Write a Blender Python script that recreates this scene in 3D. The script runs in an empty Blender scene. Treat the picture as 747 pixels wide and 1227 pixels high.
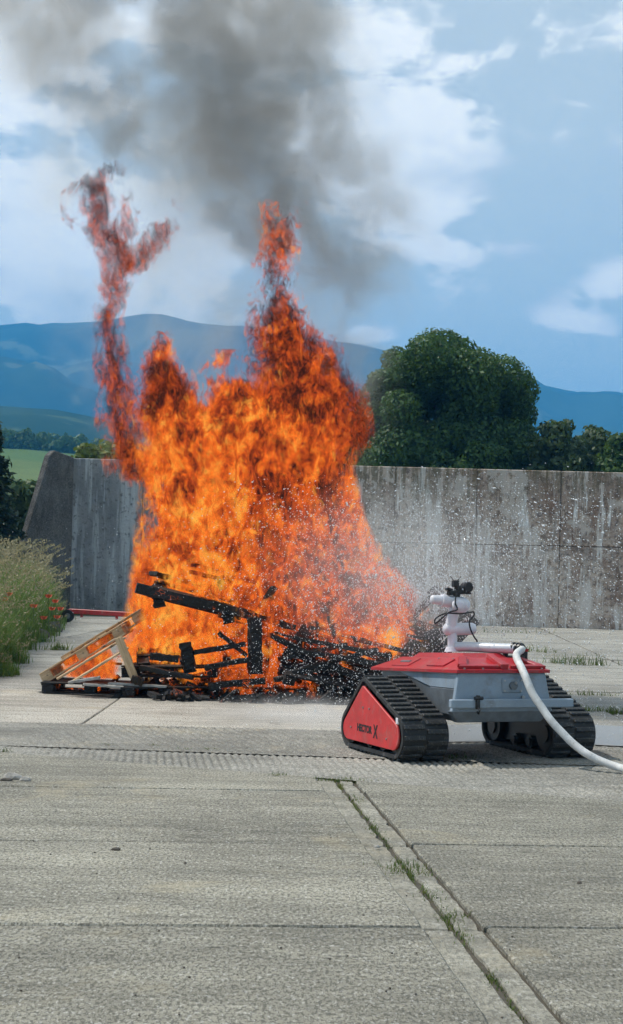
import bpy, bmesh, math, random
import numpy as np
from mathutils import Vector, Matrix, Euler, noise as mn

random.seed(7)
RNG = np.random.default_rng(7)
SC = bpy.context.scene
COL = SC.collection
PI = math.pi

# ------------------------------------------------------------------ camera, world, sun, exposure
F, CX, HY, H, ROLL = 2000.0, 373.5, 680.0, 1.65, math.radians(1.4)
cam = bpy.data.cameras.new('camera')
cam.sensor_fit = 'HORIZONTAL'; cam.sensor_width = 36; cam.lens = F / 747 * 36
cam.shift_y = (HY - 613.5) / 747
cam.clip_start = 0.1; cam.clip_end = 60000
co = bpy.data.objects.new('camera', cam); COL.objects.link(co)
co.matrix_world = Matrix.Translation((0, 0, H)) @ Matrix.Rotation(PI / 2, 4, 'X') @ Matrix.Rotation(ROLL, 4, 'Z')
SC.camera = co

def uv(px, py):
    u, v = px - CX, py - HY
    c, s = math.cos(ROLL), math.sin(ROLL)
    return u * c + v * s, -u * s + v * c
def P(px, py, Y):
    u, v = uv(px, py)
    return Vector((u / F * Y, Y, H - v / F * Y))
def G(px, py, z=0.0):
    u, v = uv(px, py)
    Y = (H - z) * F / v
    return Vector((u / F * Y, Y, z))
def D(px, py):
    return P(px, py, 1.0) - Vector((0, 0, H))

SUN_EL, SUN_DIR = math.radians(54), Vector((-0.90, 0.26, 0)).normalized()
SUN_AZ = math.atan2(SUN_DIR.x, SUN_DIR.y)
sv = Vector((SUN_DIR.x * math.cos(SUN_EL), SUN_DIR.y * math.cos(SUN_EL), math.sin(SUN_EL)))
sl = bpy.data.lights.new('sun', 'SUN'); sl.energy = 4.6; sl.angle = math.radians(0.5); sl.color = (1, 0.95, 0.87)
so = bpy.data.objects.new('sun', sl); COL.objects.link(so)
so.rotation_euler = (-sv).to_track_quat('-Z', 'Y').to_euler(); so.location = (-20, 0, 40)

SC.view_settings.view_transform = 'Standard'; SC.view_settings.look = 'None'
SC.view_settings.exposure = 0.0; SC.view_settings.gamma = 1.0; SC.view_settings.use_curve_mapping = False
SC.render.engine = 'CYCLES'
SC.cycles.max_bounces = 5; SC.cycles.diffuse_bounces = 2; SC.cycles.glossy_bounces = 2
SC.cycles.volume_bounces = 1; SC.cycles.transparent_max_bounces = 16; SC.cycles.transmission_bounces = 4
SC.cycles.use_denoising = True
SC.cycles.use_adaptive_sampling = True; SC.cycles.adaptive_threshold = 0.03; SC.cycles.adaptive_min_samples = 32
SC.cycles.volume_max_steps = 512

# ------------------------------------------------------------------ node helpers
class T:
    def __init__(self, tree):
        self.t = tree
        tree.nodes.clear()
    def n(self, kind, ins=None, **at):
        x = self.t.nodes.new(kind)
        for k, v in at.items(): setattr(x, k, v)
        for k, v in (ins or {}).items(): self.set(x.inputs[k], v)
        return x
    def set(self, sock, v):
        if isinstance(v, bpy.types.NodeSocket): self.t.links.new(v, sock)
        elif isinstance(v, bpy.types.Node): self.t.links.new(v.outputs[0], sock)
        else:
            if isinstance(v, (tuple, list)) and len(v) == 3 and sock.type == 'RGBA': v = (*v, 1)
            sock.default_value = v
    def m(self, op, a, b=0.0, c=0.0, clamp=False):
        x = self.t.nodes.new('ShaderNodeMath'); x.operation = op; x.use_clamp = clamp
        self.set(x.inputs[0], a); self.set(x.inputs[1], b); self.set(x.inputs[2], c)
        return x.outputs[0]
    def vm(self, op, a, b=(0, 0, 0)):
        x = self.t.nodes.new('ShaderNodeVectorMath'); x.operation = op
        self.set(x.inputs[0], a)
        if op == 'SCALE': self.set(x.inputs['Scale'], b)
        else: self.set(x.inputs[1], b)
        return x.outputs['Value'] if op in ('LENGTH', 'DOT_PRODUCT', 'DISTANCE') else x.outputs[0]
    def noise(self, vec, scale, detail=3, rough=0.55, dist=0.0):
        x = self.n('ShaderNodeTexNoise', {'Vector': vec, 'Scale': scale, 'Detail': detail, 'Roughness': rough, 'Distortion': dist})
        return x.outputs[0]
    def ramp(self, f, stops, interp='LINEAR'):
        x = self.n('ShaderNodeValToRGB', {'Fac': f}); r = x.color_ramp; r.interpolation = interp
        while len(r.elements) < len(stops): r.elements.new(0.5)
        for e, (p, c) in zip(r.elements, stops):
            e.position = p
            e.color = (c, c, c, 1) if isinstance(c, (int, float)) else (*c, 1)
        return x.outputs[0]
    def mix(self, f, a, b, mode='MIX'):
        x = self.t.nodes.new('ShaderNodeMix'); x.data_type = 'RGBA'; x.blend_type = mode
        self.set(x.inputs[0], f); self.set(x.inputs[6], a); self.set(x.inputs[7], b)
        return x.outputs[2]
    def sstep(self, v, a, b):
        x = self.n('ShaderNodeMapRange', {0: v, 1: a, 2: b, 3: 0.0, 4: 1.0}, interpolation_type='SMOOTHSTEP')
        return x.outputs[0]
    def scale(self, vec, s):
        return self.vm('MULTIPLY', vec, s)

def newmat(name):
    m = bpy.data.materials.new(name); m.use_nodes = True
    return m, T(m.node_tree)
def finish(t, bsdf, bump=None, strength=0.5, dist=0.01):
    if bump is not None:
        b = t.n('ShaderNodeBump', {'Height': bump, 'Strength': strength, 'Distance': dist})
        t.set(bsdf.inputs['Normal'], b)
    t.n('ShaderNodeOutputMaterial', {'Surface': bsdf})

def simple(name, col, rough=0.5, metal=0.0, var=0.25, vscale=8.0, bump=0.0, dirt=None, spec=0.5):
    m, t = newmat(name)
    oc = t.n('ShaderNodeTexCoord').outputs['Object']
    n1 = t.noise(oc, vscale, 5, 0.6)
    c = t.mix(t.ramp(n1, [(0.3, 0), (0.7, 1)]), tuple(x * (1 - var) for x in col), tuple(min(1, x * (1 + var * 0.6)) for x in col))
    if dirt:
        n2 = t.noise(oc, vscale * 0.6, 6, 0.7)
        c = t.mix(t.sstep(n2, 0.52, 0.68), c, dirt)
        dst = t.m('MULTIPLY', t.sstep(t.noise(t.scale(oc, (1, 1, .45)), vscale * 2.2, 7, 0.72, .4), 0.54, 0.70), 0.38)
        c = t.mix(dst, c, (0.27, 0.25, 0.22))
        scr = t.sstep(t.noise(t.scale(oc, (3, 22, 22)), 3.0, 3, 0.6), 0.68, 0.72)
        c = t.mix(t.m('MULTIPLY', scr, 0.45), c, tuple(min(1, x * 1.6 + .03) for x in col))
    r = t.m('ADD', rough - 0.08, t.m('MULTIPLY', n1, 0.16))
    b = t.n('ShaderNodeBsdfPrincipled', {'Base Color': c, 'Roughness': r, 'Metallic': metal, 'Specular IOR Level': spec})
    finish(t, b, t.noise(oc, vscale * 6, 4) if bump else None, bump, 0.01)
    return m

# ------------------------------------------------------------------ world: sky with clouds
w = bpy.data.worlds.new('World'); SC.world = w; w.use_nodes = True
t = T(w.node_tree)
sky = t.n('ShaderNodeTexSky', sky_type='NISHITA', sun_disc=False, sun_elevation=SUN_EL, sun_rotation=SUN_AZ,
          altitude=200.0, air_density=1.0, dust_density=0.8, ozone_density=0.7)
dirv = t.n('ShaderNodeTexCoord').outputs['Generated']
wv = t.scale(dirv, (1, 1, 1.9))
n_big = t.noise(wv, 4.2, 7, 0.6, 0.3)
n_fin = t.noise(wv, 19, 8, 0.66)
n_mid = t.noise(wv, 8.5, 4, 0.6, 0.5)
edge = t.m('ADD', t.m('MULTIPLY', t.m('SUBTRACT', n_fin, 0.5), 1.3), t.m('MULTIPLY', t.m('SUBTRACT', n_mid, 0.5), 2.2))
cov = None
for (px, py, sx, sy, k) in [(470, 190, 150, 95, 1.3), (20, 300, 150, 110, 1.1), (20, 60, 120, 80, 0.8), (300, 30, 330, 62, 0.85), (752, 340, 60, 26, 0.55), (655, 384, 90, 14, 0.22),
                            (440, 402, 60, 22, 0.9), (545, 296, 110, 20, 0.55), (180, 300, 170, 110, 0.8), (560, 70, 90, 40, 0.5)]:
    d = D(px, py).normalized()
    dv = t.vm('SUBTRACT', dirv, tuple(d))
    e = t.vm('LENGTH', t.scale(dv, (F / sx, F / sx, F / sy)))
    g = t.m('MULTIPLY', t.m('SUBTRACT', 1.0, e), k)
    cov = g if cov is None else t.m('MAXIMUM', cov, g)
cov = t.m('MAXIMUM', cov, t.m('SUBTRACT', t.m('MULTIPLY', n_big, 2.2), 1.42))
cl = t.sstep(t.m('ADD', cov, edge), 0.0, 0.30)
cl = t.m('MULTIPLY', cl, 0.92)
shade = t.ramp(t.m('ADD', t.noise(wv, 11, 4), t.m('MULTIPLY', cov, 0.1)), [(0.35, (6.0, 6.6, 7.0)), (0.58, (11.2, 11.0, 10.3))])
# thin veil of high white haze everywhere
skyc = t.mix(t.m('ADD', 0.47, t.m('MULTIPLY', n_big, 0.26)), sky.outputs[0], (8.0, 8.6, 7.9))
bg = t.n('ShaderNodeBackground', {'Color': t.mix(cl, skyc, shade), 'Strength': 0.125})
t.n('ShaderNodeOutputWorld', {'Surface': bg})

# ------------------------------------------------------------------ object helpers
def link(o, parent=None):
    COL.objects.link(o)
    if parent is not None: o.parent = parent
    return o
def tag(o, label=None, cat=None, group=None, kind=None):
    if label: o['label'] = label
    if cat: o['category'] = cat
    if group: o['group'] = group
    if kind: o['kind'] = kind
    return o
def empty(name, loc=(0, 0, 0), label=None, cat=None, group=None, rz=0.0):
    o = bpy.data.objects.new(name, None); o.location = loc; o.rotation_euler = (0, 0, rz); o.empty_display_size = 0.2
    link(o); return tag(o, label, cat, group)
def mesh_np(name, V, Fc, mats, parent=None, smooth=False):
    me = bpy.data.meshes.new(name)
    V = np.asarray(V, dtype=np.float32); Fc = np.asarray(Fc, dtype=np.int32)
    k = Fc.shape[1]
    me.vertices.add(len(V)); me.vertices.foreach_set('co', V.ravel())
    me.loops.add(Fc.size); me.loops.foreach_set('vertex_index', Fc.ravel())
    me.polygons.add(len(Fc)); me.polygons.foreach_set('loop_start', np.arange(0, Fc.size, k, dtype=np.int32))
    me.update(calc_edges=True); me.validate()
    if smooth: me.polygons.foreach_set('use_smooth', np.ones(len(Fc), dtype=bool))
    me.materials.append(mats)
    return link(bpy.data.objects.new(name, me), parent)

class MB:
    def __init__(self): self.bm = bmesh.new()
    def box(self, c, s, rot=None, bev=0.0, seg=1):
        M = Matrix.Translation(c) @ (rot.to_4x4() if rot is not None else Matrix.Identity(4)) @ Matrix.Diagonal((*s, 1))
        r = bmesh.ops.create_cube(self.bm, size=1.0, matrix=M)
        if bev > 0:
            es = list({e for v in r['verts'] for e in v.link_edges})
            bmesh.ops.bevel(self.bm, geom=es, offset=bev, segments=seg, affect='EDGES', profile=0.5)
        return self
    def cyl(self, a, b, r, r2=None, n=16):
        a, b = Vector(a), Vector(b); d = b - a
        M = Matrix.Translation((a + b) / 2) @ d.to_track_quat('Z', 'Y').to_matrix().to_4x4()
        bmesh.ops.create_cone(self.bm, cap_ends=True, segments=n, radius1=r, radius2=r if r2 is None else r2, depth=d.length, matrix=M)
        return self
    def sph(self, c, r, sc=(1, 1, 1), n=12):
        bmesh.ops.create_uvsphere(self.bm, u_segments=n, v_segments=max(6, n // 2), radius=r, matrix=Matrix.Translation(c) @ Matrix.Diagonal((*sc, 1)))
        return self
    def prism(self, pts, off, bev=0.0):
        vs = [self.bm.verts.new(p) for p in pts]
        off = Vector(off)
        ws = [self.bm.verts.new(Vector(p) + off) for p in pts]
        n = len(vs); fs = [self.bm.faces.new(vs), self.bm.faces.new(ws[::-1])]
        for i in range(n): fs.append(self.bm.faces.new((vs[(i + 1) % n], vs[i], ws[i], ws[(i + 1) % n])))
        bmesh.ops.recalc_face_normals(self.bm, faces=fs)
        if bev > 0:
            es = list({e for f in fs for e in f.edges})
            bmesh.ops.bevel(self.bm, geom=es, offset=bev, segments=1, affect='EDGES', profile=0.5)
        return self
    def loft(self, rings, cap=True, closed=False):
        R = [[self.bm.verts.new(p) for p in r] for r in rings]
        n = len(R[0]); fs = []
        m = len(R) if closed else len(R) - 1
        for k in range(m):
            a, b = R[k], R[(k + 1) % len(R)]
            for i in range(n): fs.append(self.bm.faces.new((a[i], a[(i + 1) % n], b[(i + 1) % n], b[i])))
        if cap and not closed: fs += [self.bm.faces.new(R[0][::-1]), self.bm.faces.new(R[-1])]
        bmesh.ops.recalc_face_normals(self.bm, faces=fs)
        return self
    def tube(self, pts, r, n=10):
        pts = [Vector(p) for p in pts]; rings = []
        rr = r if isinstance(r, (list, tuple)) else [r] * len(pts)
        for i, p in enumerate(pts):
            d = (pts[min(i + 1, len(pts) - 1)] - pts[max(i - 1, 0)]).normalized()
            a = d.cross(Vector((0, 0, 1)))
            if a.length < 0.05: a = d.cross(Vector((0, 1, 0)))
            a.normalize(); b = a.cross(d)
            rings.append([p + (a * math.cos(2 * PI * k / n) + b * math.sin(2 * PI * k / n)) * rr[i] for k in range(n)])
        return self.loft(rings)
    def build(self, name, m, parent=None, smooth=False, angle=40):
        me = bpy.data.meshes.new(name)
        bmesh.ops.recalc_face_normals(self.bm, faces=self.bm.faces)
        if smooth:
            for f in self.bm.faces: f.smooth = True
            for e in self.bm.edges:
                if len(e.link_faces) == 2 and e.calc_face_angle(0) > math.radians(angle): e.smooth = False
        self.bm.to_mesh(me); self.bm.free()
        me.materials.append(m)
        return link(bpy.data.objects.new(name, me), parent)
def spline(pts, n=8):
    pts = [Vector(p) for p in pts]; out = []
    q = [pts[0] * 2 - pts[1]] + pts + [pts[-1] * 2 - pts[-2]]
    for i in range(1, len(q) - 2):
        for k in range(n):
            s = k / n; a, b, c, d = q[i - 1], q[i], q[i + 1], q[i + 2]
            out.append(0.5 * ((2 * b) + (c - a) * s + (2 * a - 5 * b + 4 * c - d) * s * s + (3 * b - a - 3 * c + d) * s ** 3))
    out.append(pts[-1]); return out

# ------------------------------------------------------------------ materials of the setting
def concrete(name, col, dark, streak=(1, 1, 1), grain=1.0, tint=0.17, speck=True):
    m, t = newmat(name)
    p = t.n('ShaderNodeNewGeometry').outputs['Position']
    rnd = t.n('ShaderNodeObjectInfo').outputs['Random']
    sp = t.scale(p, streak)
    big = t.noise(p, 0.55, 6, 0.62, 0.4)
    mid = t.noise(sp, 5.0, 6, 0.68)
    fin = t.noise(t.scale(p, (62, 26, 40)), 1.0, 3, 0.75)
    br = t.noise(t.scale(p, (3.0, 60.0, 3.0)), 1.0, 4, 0.65)
    c = t.mix(t.sstep(big, 0.36, 0.66), dark, col)
    c = t.mix(t.m('MULTIPLY', t.sstep(mid, 0.42, 0.72), 0.55), c, tuple(x * 1.22 for x in col))
    c = t.mix(t.m('MULTIPLY', t.sstep(br, 0.45, 0.75), 0.30), c, tuple(x * 0.62 for x in dark))
    pit = t.sstep(fin, 0.46, 0.58)
    c = t.mix(t.m('MULTIPLY', pit, 0.78 * grain), c, tuple(x * 0.38 for x in dark))
    pal = t.sstep(t.noise(t.scale(p, (50, 22, 30)), 1.0, 3, 0.75), 0.54, 0.66)
    c = t.mix(t.m('MULTIPLY', pal, 0.5 * grain), c, (0.52, 0.51, 0.48))
    k = t.m('ADD', 1 - tint, t.m('MULTIPLY', rnd, 2 * tint))
    c = t.vm('SCALE', c, k)
    st = t.sstep(t.noise(p, 1.3, 5, 0.7, 1.0), 0.60, 0.72)
    c = t.mix(t.m('MULTIPLY', st, 0.55), c, tuple(x * 0.55 for x in dark))
    c = t.mix(t.m('MULTIPLY', t.sstep(t.noise(p, 0.8, 6, 0.7, 0.8), 0.56, 0.66), 0.35), c, (col[0] * 1.15, col[1] * 1.04, col[2] * 0.85))
    ck = t.m('SUBTRACT', 1.0, t.sstep(t.m('ABSOLUTE', t.m('SUBTRACT', t.noise(t.scale(p, (0.22, 1.25, 1)), 1.0, 6, 0.6, 0.2), 0.5)), 0.0, 0.0045))
    ck = t.m('MULTIPLY', ck, t.sstep(t.noise(p, 0.9, 3, 0.6), 0.50, 0.60))
    c = t.mix(t.m('MULTIPLY', ck, 0.75), c, (0.05, 0.048, 0.04))
    bd = t.noise(t.scale(p, (0.5, 3.4, 1)), 1.0, 5, 0.62, 0.5)
    c = t.vm('SCALE', c, t.m('ADD', 0.45, t.m('MULTIPLY', bd, 1.12)))
    h = t.m('ADD', t.m('MULTIPLY', fin, 0.5), t.m('ADD', t.m('MULTIPLY', br, 0.5), t.m('MULTIPLY', mid, 0.6)))
    b = t.n('ShaderNodeBsdfPrincipled', {'Base Color': c, 'Roughness': 0.86, 'Specular IOR Level': 0.3})
    finish(t, b, h, 0.9, 0.014)
    return m
M_SLAB = concrete('brushed_grey_concrete', (0.285, 0.272, 0.222), (0.172, 0.164, 0.134), (0.7, 2.2, 1))
M_BACK = concrete('weathered_yard_concrete', (0.34, 0.33, 0.295), (0.22, 0.213, 0.19), (0.4, 2.5, 1), 0.8)
M_TAN = concrete('pale_tan_concrete', (0.47, 0.44, 0.385), (0.29, 0.265, 0.22), (0.5, 2.0, 1), 1.0)
M_GROOVE = concrete('grooved_concrete', (0.31, 0.30, 0.265), (0.20, 0.195, 0.172), (1, 1, 1), 0.8)
M_MORTAR = concrete('joint_mortar', (0.305, 0.292, 0.242), (0.21, 0.20, 0.165), (2, 0.6, 1), 0.7, 0.03)
M_DIRT = simple('joint_dirt', (0.075, 0.066, 0.05), 0.95, var=0.4, vscale=30, bump=0.4)

def ground_mat():
    m, t = newmat('meadow_soil')
    p = t.n('ShaderNodeNewGeometry').outputs['Position']
    n1 = t.noise(p, 0.02, 6, 0.6); n2 = t.noise(p, 1.5, 5, 0.7)
    c = t.mix(t.sstep(n1, 0.4, 0.6), (0.055, 0.085, 0.025), (0.11, 0.12, 0.045))
    c = t.mix(t.m('MULTIPLY', n2, 0.6), c, (0.06, 0.055, 0.03))
    finish(t, t.n('ShaderNodeBsdfPrincipled', {'Base Color': c, 'Roughness': 0.95, 'Specular IOR Level': 0.1}), n2, 0.5, 0.1)
    return m
M_SOIL = ground_mat()

# ------------------------------------------------------------------ ground and slabs
gb = MB()
for (x0, x1, y0, y1) in [(-6200, 6200, -1500, 4400)]:
    xs = [x0, -300, -40, -14, 0, 20, 60, 300, x1]; ys = [y0, -40, 0, 15, 30, 45, 60, 200, 800, 2000, y1]
    V = [[gb.bm.verts.new((x, y, -0.045)) for x in xs] for y in ys]
    for j in range(len(ys) - 1):
        for i in range(len(xs) - 1): gb.bm.faces.new((V[j][i], V[j][i + 1], V[j + 1][i + 1], V[j + 1][i]))
ground = tag(gb.build('ground', M_SOIL), kind='structure')
# dirt bed below the slabs (fills the joints)
bed = MB(); bed.box((4.5, 26, -0.033), (19.6, 52, 0.010)); bed.build('joint_bed', M_DIRT, ground)

def clip(poly, a, b, c):      # keep a*x+b*y+c >= 0
    out = []
    for i in range(len(poly)):
        p, q = poly[i], poly[(i + 1) % len(poly)]
        dp, dq = a * p[0] + b * p[1] + c, a * q[0] + b * q[1] + c
        if dp >= 0: out.append(p)
        if (dp >= 0) != (dq >= 0):
            s = dp / (dp - dq); out.append((p[0] + (q[0] - p[0]) * s, p[1] + (q[1] - p[1]) * s))
    return out
def line_of(p, q):            # line through p, q; positive on the left of p->q
    dx, dy = q[0] - p[0], q[1] - p[1]; L = math.hypot(dx, dy)
    return (-dy / L, dx / L, (dy * p[0] - dx * p[1]) / L)
def slab(poly, m, top=0.0, gap=0.014, chip=0.006, name='slab', bev=0.012, step=0.16, tilt=0.004):
    if len(poly) < 3: return None
    A = 0.5 * sum(poly[i][0] * poly[(i + 1) % len(poly)][1] - poly[(i + 1) % len(poly)][0] * poly[i][1] for i in range(len(poly)))
    if abs(A) < 0.03: return None
    if A < 0: poly = poly[::-1]
    cx = sum(p[0] for p in poly) / len(poly); cy = sum(p[1] for p in poly) / len(poly)
    for e in [(poly[i], poly[(i + 1) % len(poly)]) for i in range(len(poly))]:
        if math.hypot(e[1][0] - e[0][0], e[1][1] - e[0][1]) < 1e-6: continue
        a, b, c = line_of(e[0], e[1]); poly = clip(poly, a, b, c - gap / 2)
        if len(poly) < 3: return None
    inner = poly
    pts = []
    for i in range(len(poly)):
        p, q = poly[i], poly[(i + 1) % len(poly)]
        L = math.hypot(q[0] - p[0], q[1] - p[1]); n = max(1, int(L / step))
        nx, ny = -(q[1] - p[1]) / max(L, 1e-6), (q[0] - p[0]) / max(L, 1e-6)
        for k in range(n):
            s = k / n; j = random.uniform(0, chip) * (3.0 if random.random() < 0.06 else 1.0) if k else chip * 1.5
            pts.append((p[0] + (q[0] - p[0]) * s + nx * j, p[1] + (q[1] - p[1]) * s + ny * j))
    tx, ty, tz = random.uniform(-tilt, tilt) / 2, random.uniform(-tilt, tilt) / 2, random.uniform(-0.003, 0.003)
    zf = lambda x, y: top + tz + max(-0.006, min(0.006, tx * (x - cx) + ty * (y - cy)))
    b = MB(); rings = []
    for (ins, dz) in ((0, -0.028), (0, -bev * 0.8), (bev, 0.0)):
        r = []
        for (x, y) in pts:
            d = math.hypot(x - cx, y - cy); f = 1 - ins / max(d, 0.05)
            r.append((cx + (x - cx) * f, cy + (y - cy) * f, zf(x, y) + dz))
        rings.append(r)
    b.loft(rings)
    return b.build(name, m, ground)

# front yard: cells rotated about five degrees, cut off by an oblique joint
ax, bx = Vector((1, 0.080)).normalized(), Vector((-0.088, 1)).normalized()
O2 = Vector((0.50, 10.02))          # on the long joint, on the second cross joint
def Fp(a, b): v = O2 + ax * a + bx * b; return (v.x, v.y)
e0, e1 = G(0, 901), G(747, 960); diag = line_of(e1, e0)        # left of e1->e0 is towards the camera
e0v, e1v = Vector((e0.x, e0.y)), Vector((e1.x, e1.y))
rows = [-9.8, -7.2, -4.75, -2.30, 0.0, 2.36, 4.8, 7.4]
SW = 0.135
cols_l = [-13.2, -9.4, -5.6, -SW]; cols_r = [SW, 5.2, 9.0, 12.5]
for j in range(len(rows) - 1):
    for cols in (cols_l, cols_r):
        for i in range(len(cols) - 1):
            q = [Fp(cols[i], rows[j]), Fp(cols[i + 1], rows[j]), Fp(cols[i + 1], rows[j + 1]), Fp(cols[i], rows[j + 1])]
            slab(clip(q, diag[0], diag[1], diag[2] - .018), M_SLAB)
    for (a0, a1) in ((-SW - .03, -0.010), (0.010, SW - .006)):               # smooth band either side of the long joint
        q = [Fp(a0, rows[j]), Fp(a1, rows[j]), Fp(a1, rows[j + 1]), Fp(a0, rows[j + 1])]
        slab(clip(q, *diag), M_MORTAR, top=-0.014, gap=0.004, name='joint_band', chip=0.010, step=0.1, tilt=0)

# grooved strips, real corrugation
def corr(name, poly, m, ang, pitch, amp, res=0.028, top=-0.002, patch=0.5, sharp=1.0, slope=0.0):
    xs = [p[0] for p in poly]; ys = [p[1] for p in poly]
    lo = min(y_ - slope * x_ for x_, y_ in poly); hi = max(y_ - slope * x_ for x_, y_ in poly)
    X, Y = np.meshgrid(np.arange(min(xs), max(xs), res), np.arange(lo + .004, hi, res * 4))
    Y = Y + slope * X
    ca, sa = math.cos(ang), math.sin(ang)
    U = X * ca + Y * sa + 0.012 * np.sin(X * 1.1 + Y * 1.3)
    wv_ = np.sin(U * 2 * PI / pitch)
    amp_ = amp * np.clip(0.6 + patch * np.sin(X * 1.3 + 0.4) * np.sin(Y * 2.2 + X * 0.7) + 0.3 * np.sin(X * 3.1 - Y * 1.9), 0.25, 1.2) * np.clip((X + 2.9) / 1.2, 0.08, 1)
    fe = np.clip((Y - slope * X - lo) / .16, 0, 1) ** .7; amp_ = amp_ * fe
    Z = top - amp_ * np.clip(wv_ * .75 + .25, 0, 1) ** 1.5 + RNG.normal(0, amp * 0.06, X.shape)
    inside = np.ones(X.shape, bool)
    A = sum(poly[i][0] * poly[(i + 1) % len(poly)][1] - poly[(i + 1) % len(poly)][0] * poly[i][1] for i in range(len(poly)))
    pl = poly if A > 0 else poly[::-1]
    for i in range(len(pl)):
        a, b, c = line_of(pl[i], pl[(i + 1) % len(pl)]); inside &= (a * X + b * Y + c > 0)
    idx = np.arange(X.size).reshape(X.shape)
    q = np.stack([idx[:-1, :-1], idx[:-1, 1:], idx[1:, 1:], idx[1:, :-1]], -1)
    ok = inside[:-1, :-1] & inside[:-1, 1:] & inside[1:, 1:] & inside[1:, :-1]
    q = q[ok]; used = np.unique(q); remap = np.zeros(X.size, int); remap[used] = np.arange(len(used))
    V = np.stack([X.ravel(), Y.ravel(), Z.ravel()], 1)[used]
    return mesh_np(name, V, remap[q], m, ground, True)
def on_diag(x): return (x, e0v.y + (e1v.y - e0v.y) * (x - e0v.x) / (e1v.x - e0v.x))
L2 = lambda x: (x, 14.62 - 0.085 * x)
xi = (14.62 - e0v.y + (e1v.y - e0v.y) / (e1v.x - e0v.x) * e0v.x) / ((e1v.y - e0v.y) / (e1v.x - e0v.x) + 0.085)
XL = max(xi + 0.05, -3.4)
corr('grooved_strip', [on_diag(XL), on_diag(9.0), (9.0, L2(9.0)[1] + .06), (XL, L2(XL)[1] + .06)], M_GROOVE, math.radians(6), 0.066, 0.016, 0.011, top=-0.007, slope=(e1v.y - e0v.y) / (e1v.x - e0v.x))
corr('grooved_strip', [L2(-6.5), L2(9.0), (9.0, 17.06), (-6.5, 17.06)], M_GROOVE, math.radians(17), 0.092, 0.028, 0.013, top=-0.001, slope=-0.085)
slab([(-7.5, e0v.y + 3), (-4.0, e0v.y + 3), on_diag(-4.0), on_diag(-7.5)], M_BACK)
# pale strip, then the back yard grid up to the wall
xsT = [-9.0, -5.2, -2.3, 0.7, 3.6, 6.6, 10.5]
for i in range(len(xsT) - 1):
    a, b = xsT[i], xsT[i + 1]
    slab([(a, 16.98), (b, 16.98), (b, 20.9 - 0.16 * b), (a, 20.9 - 0.16 * a)] if b < 5 else [(a, 16.98), (b, 16.98), (b, 19.75), (a, 19.75)], M_TAN if b < 2.2 else M_BACK)
ysB = [23.3, 26.0, 29.4, 32.2, 35.2, 40.0, 44.8, 48.6, 51.4]
xsB = [-9.0, -5.7, -1.9, 1.9, 5.7, 9.5, 13.8]
def skew(x, y): return (x + 0.06 * (y - 30), y + 0.012 * x)
for i in range(len(xsB) - 1):                                    # row that starts at the pale strip's oblique end
    a, b = xsB[i], xsB[i + 1]
    pa = min(a, 5.0); pb = min(b, 5.0)
    ya = 20.9 - 0.16 * a if a < 5 else 19.75; yb = 20.9 - 0.16 * b if b < 5 else 19.75
    slab([(a, ya), (b, yb), skew(b + 0.4, 23.3), skew(a + 0.4, 23.3)], M_BACK, gap=0.03, chip=0.015)
for j in range(len(ysB) - 1):
    for i in range(len(xsB) - 1):
        a, b = xsB[i], xsB[i + 1]
        slab([skew(a, ysB[j]), skew(b, ysB[j]), skew(b, ysB[j + 1]), skew(a, ysB[j + 1])], M_BACK, gap=0.04, chip=0.02, step=0.3)

# ------------------------------------------------------------------ puddles (wet film on the yard)
def water_mat():
    m, t = newmat('shallow_water')
    p = t.n('ShaderNodeNewGeometry').outputs['Position']
    h = t.noise(p, 26, 3, 0.6)
    b = t.n('ShaderNodeBsdfPrincipled', {'Base Color': (0.26, 0.26, 0.255), 'Roughness': 0.30, 'Specular IOR Level': 0.6, 'IOR': 1.33})
    finish(t, b, h, 0.25, 0.01); return m
M_WATER = water_mat()
def puddle(cx, cy, rx, ry, seed):
    b = MB(); r = random.Random(seed); ph = [r.uniform(0, 6.28) for _ in range(5)]
    pts = []
    for k in range(72):
        a = 2 * PI * k / 72; f = 1 + 0.18 * math.sin(2 * a + ph[0]) + 0.13 * math.sin(3 * a + ph[1]) + 0.08 * math.sin(5 * a + ph[2]) + 0.05 * math.sin(9 * a + ph[3]) + 0.03 * math.sin(17 * a + ph[4])
        pts.append((cx + rx * f * math.cos(a), cy + ry * f * math.sin(a)))
    rings = [[(cx + (x - cx) * s, cy + (y - cy) * s, z) for x, y in pts] for s, z in ((1.0, 0.006), (0.97, 0.0125))]
    b.loft(rings, cap=False); b.bm.verts.ensure_lookup_table()
    b.bm.faces.new(b.bm.verts[72:144])
    return tag(b.build('puddle', M_WATER), kind='structure')
puddle(2.55, 17.0, 1.75, 1.2, 3)
puddle(5.1, 17.6, 1.5, 0.55, 9)

M_SOOT = concrete('soot_blackened_concrete', (0.055, 0.052, 0.048), (0.022, 0.021, 0.02), (1, 1, 1), 0.8)
def soot(cx, cy, rx, ry):
    global M_WATER
    keep, M_WATER = M_WATER, M_SOOT
    puddle(cx, cy, rx, ry, 21); M_WATER = keep
    o = ground_last(); o.name = 'soot_patch'
def ground_last(): return [o for o in COL.objects if o.name.startswith('puddle')][-1]
soot(-0.75, 21.3, 1.85, 1.35)

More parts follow.
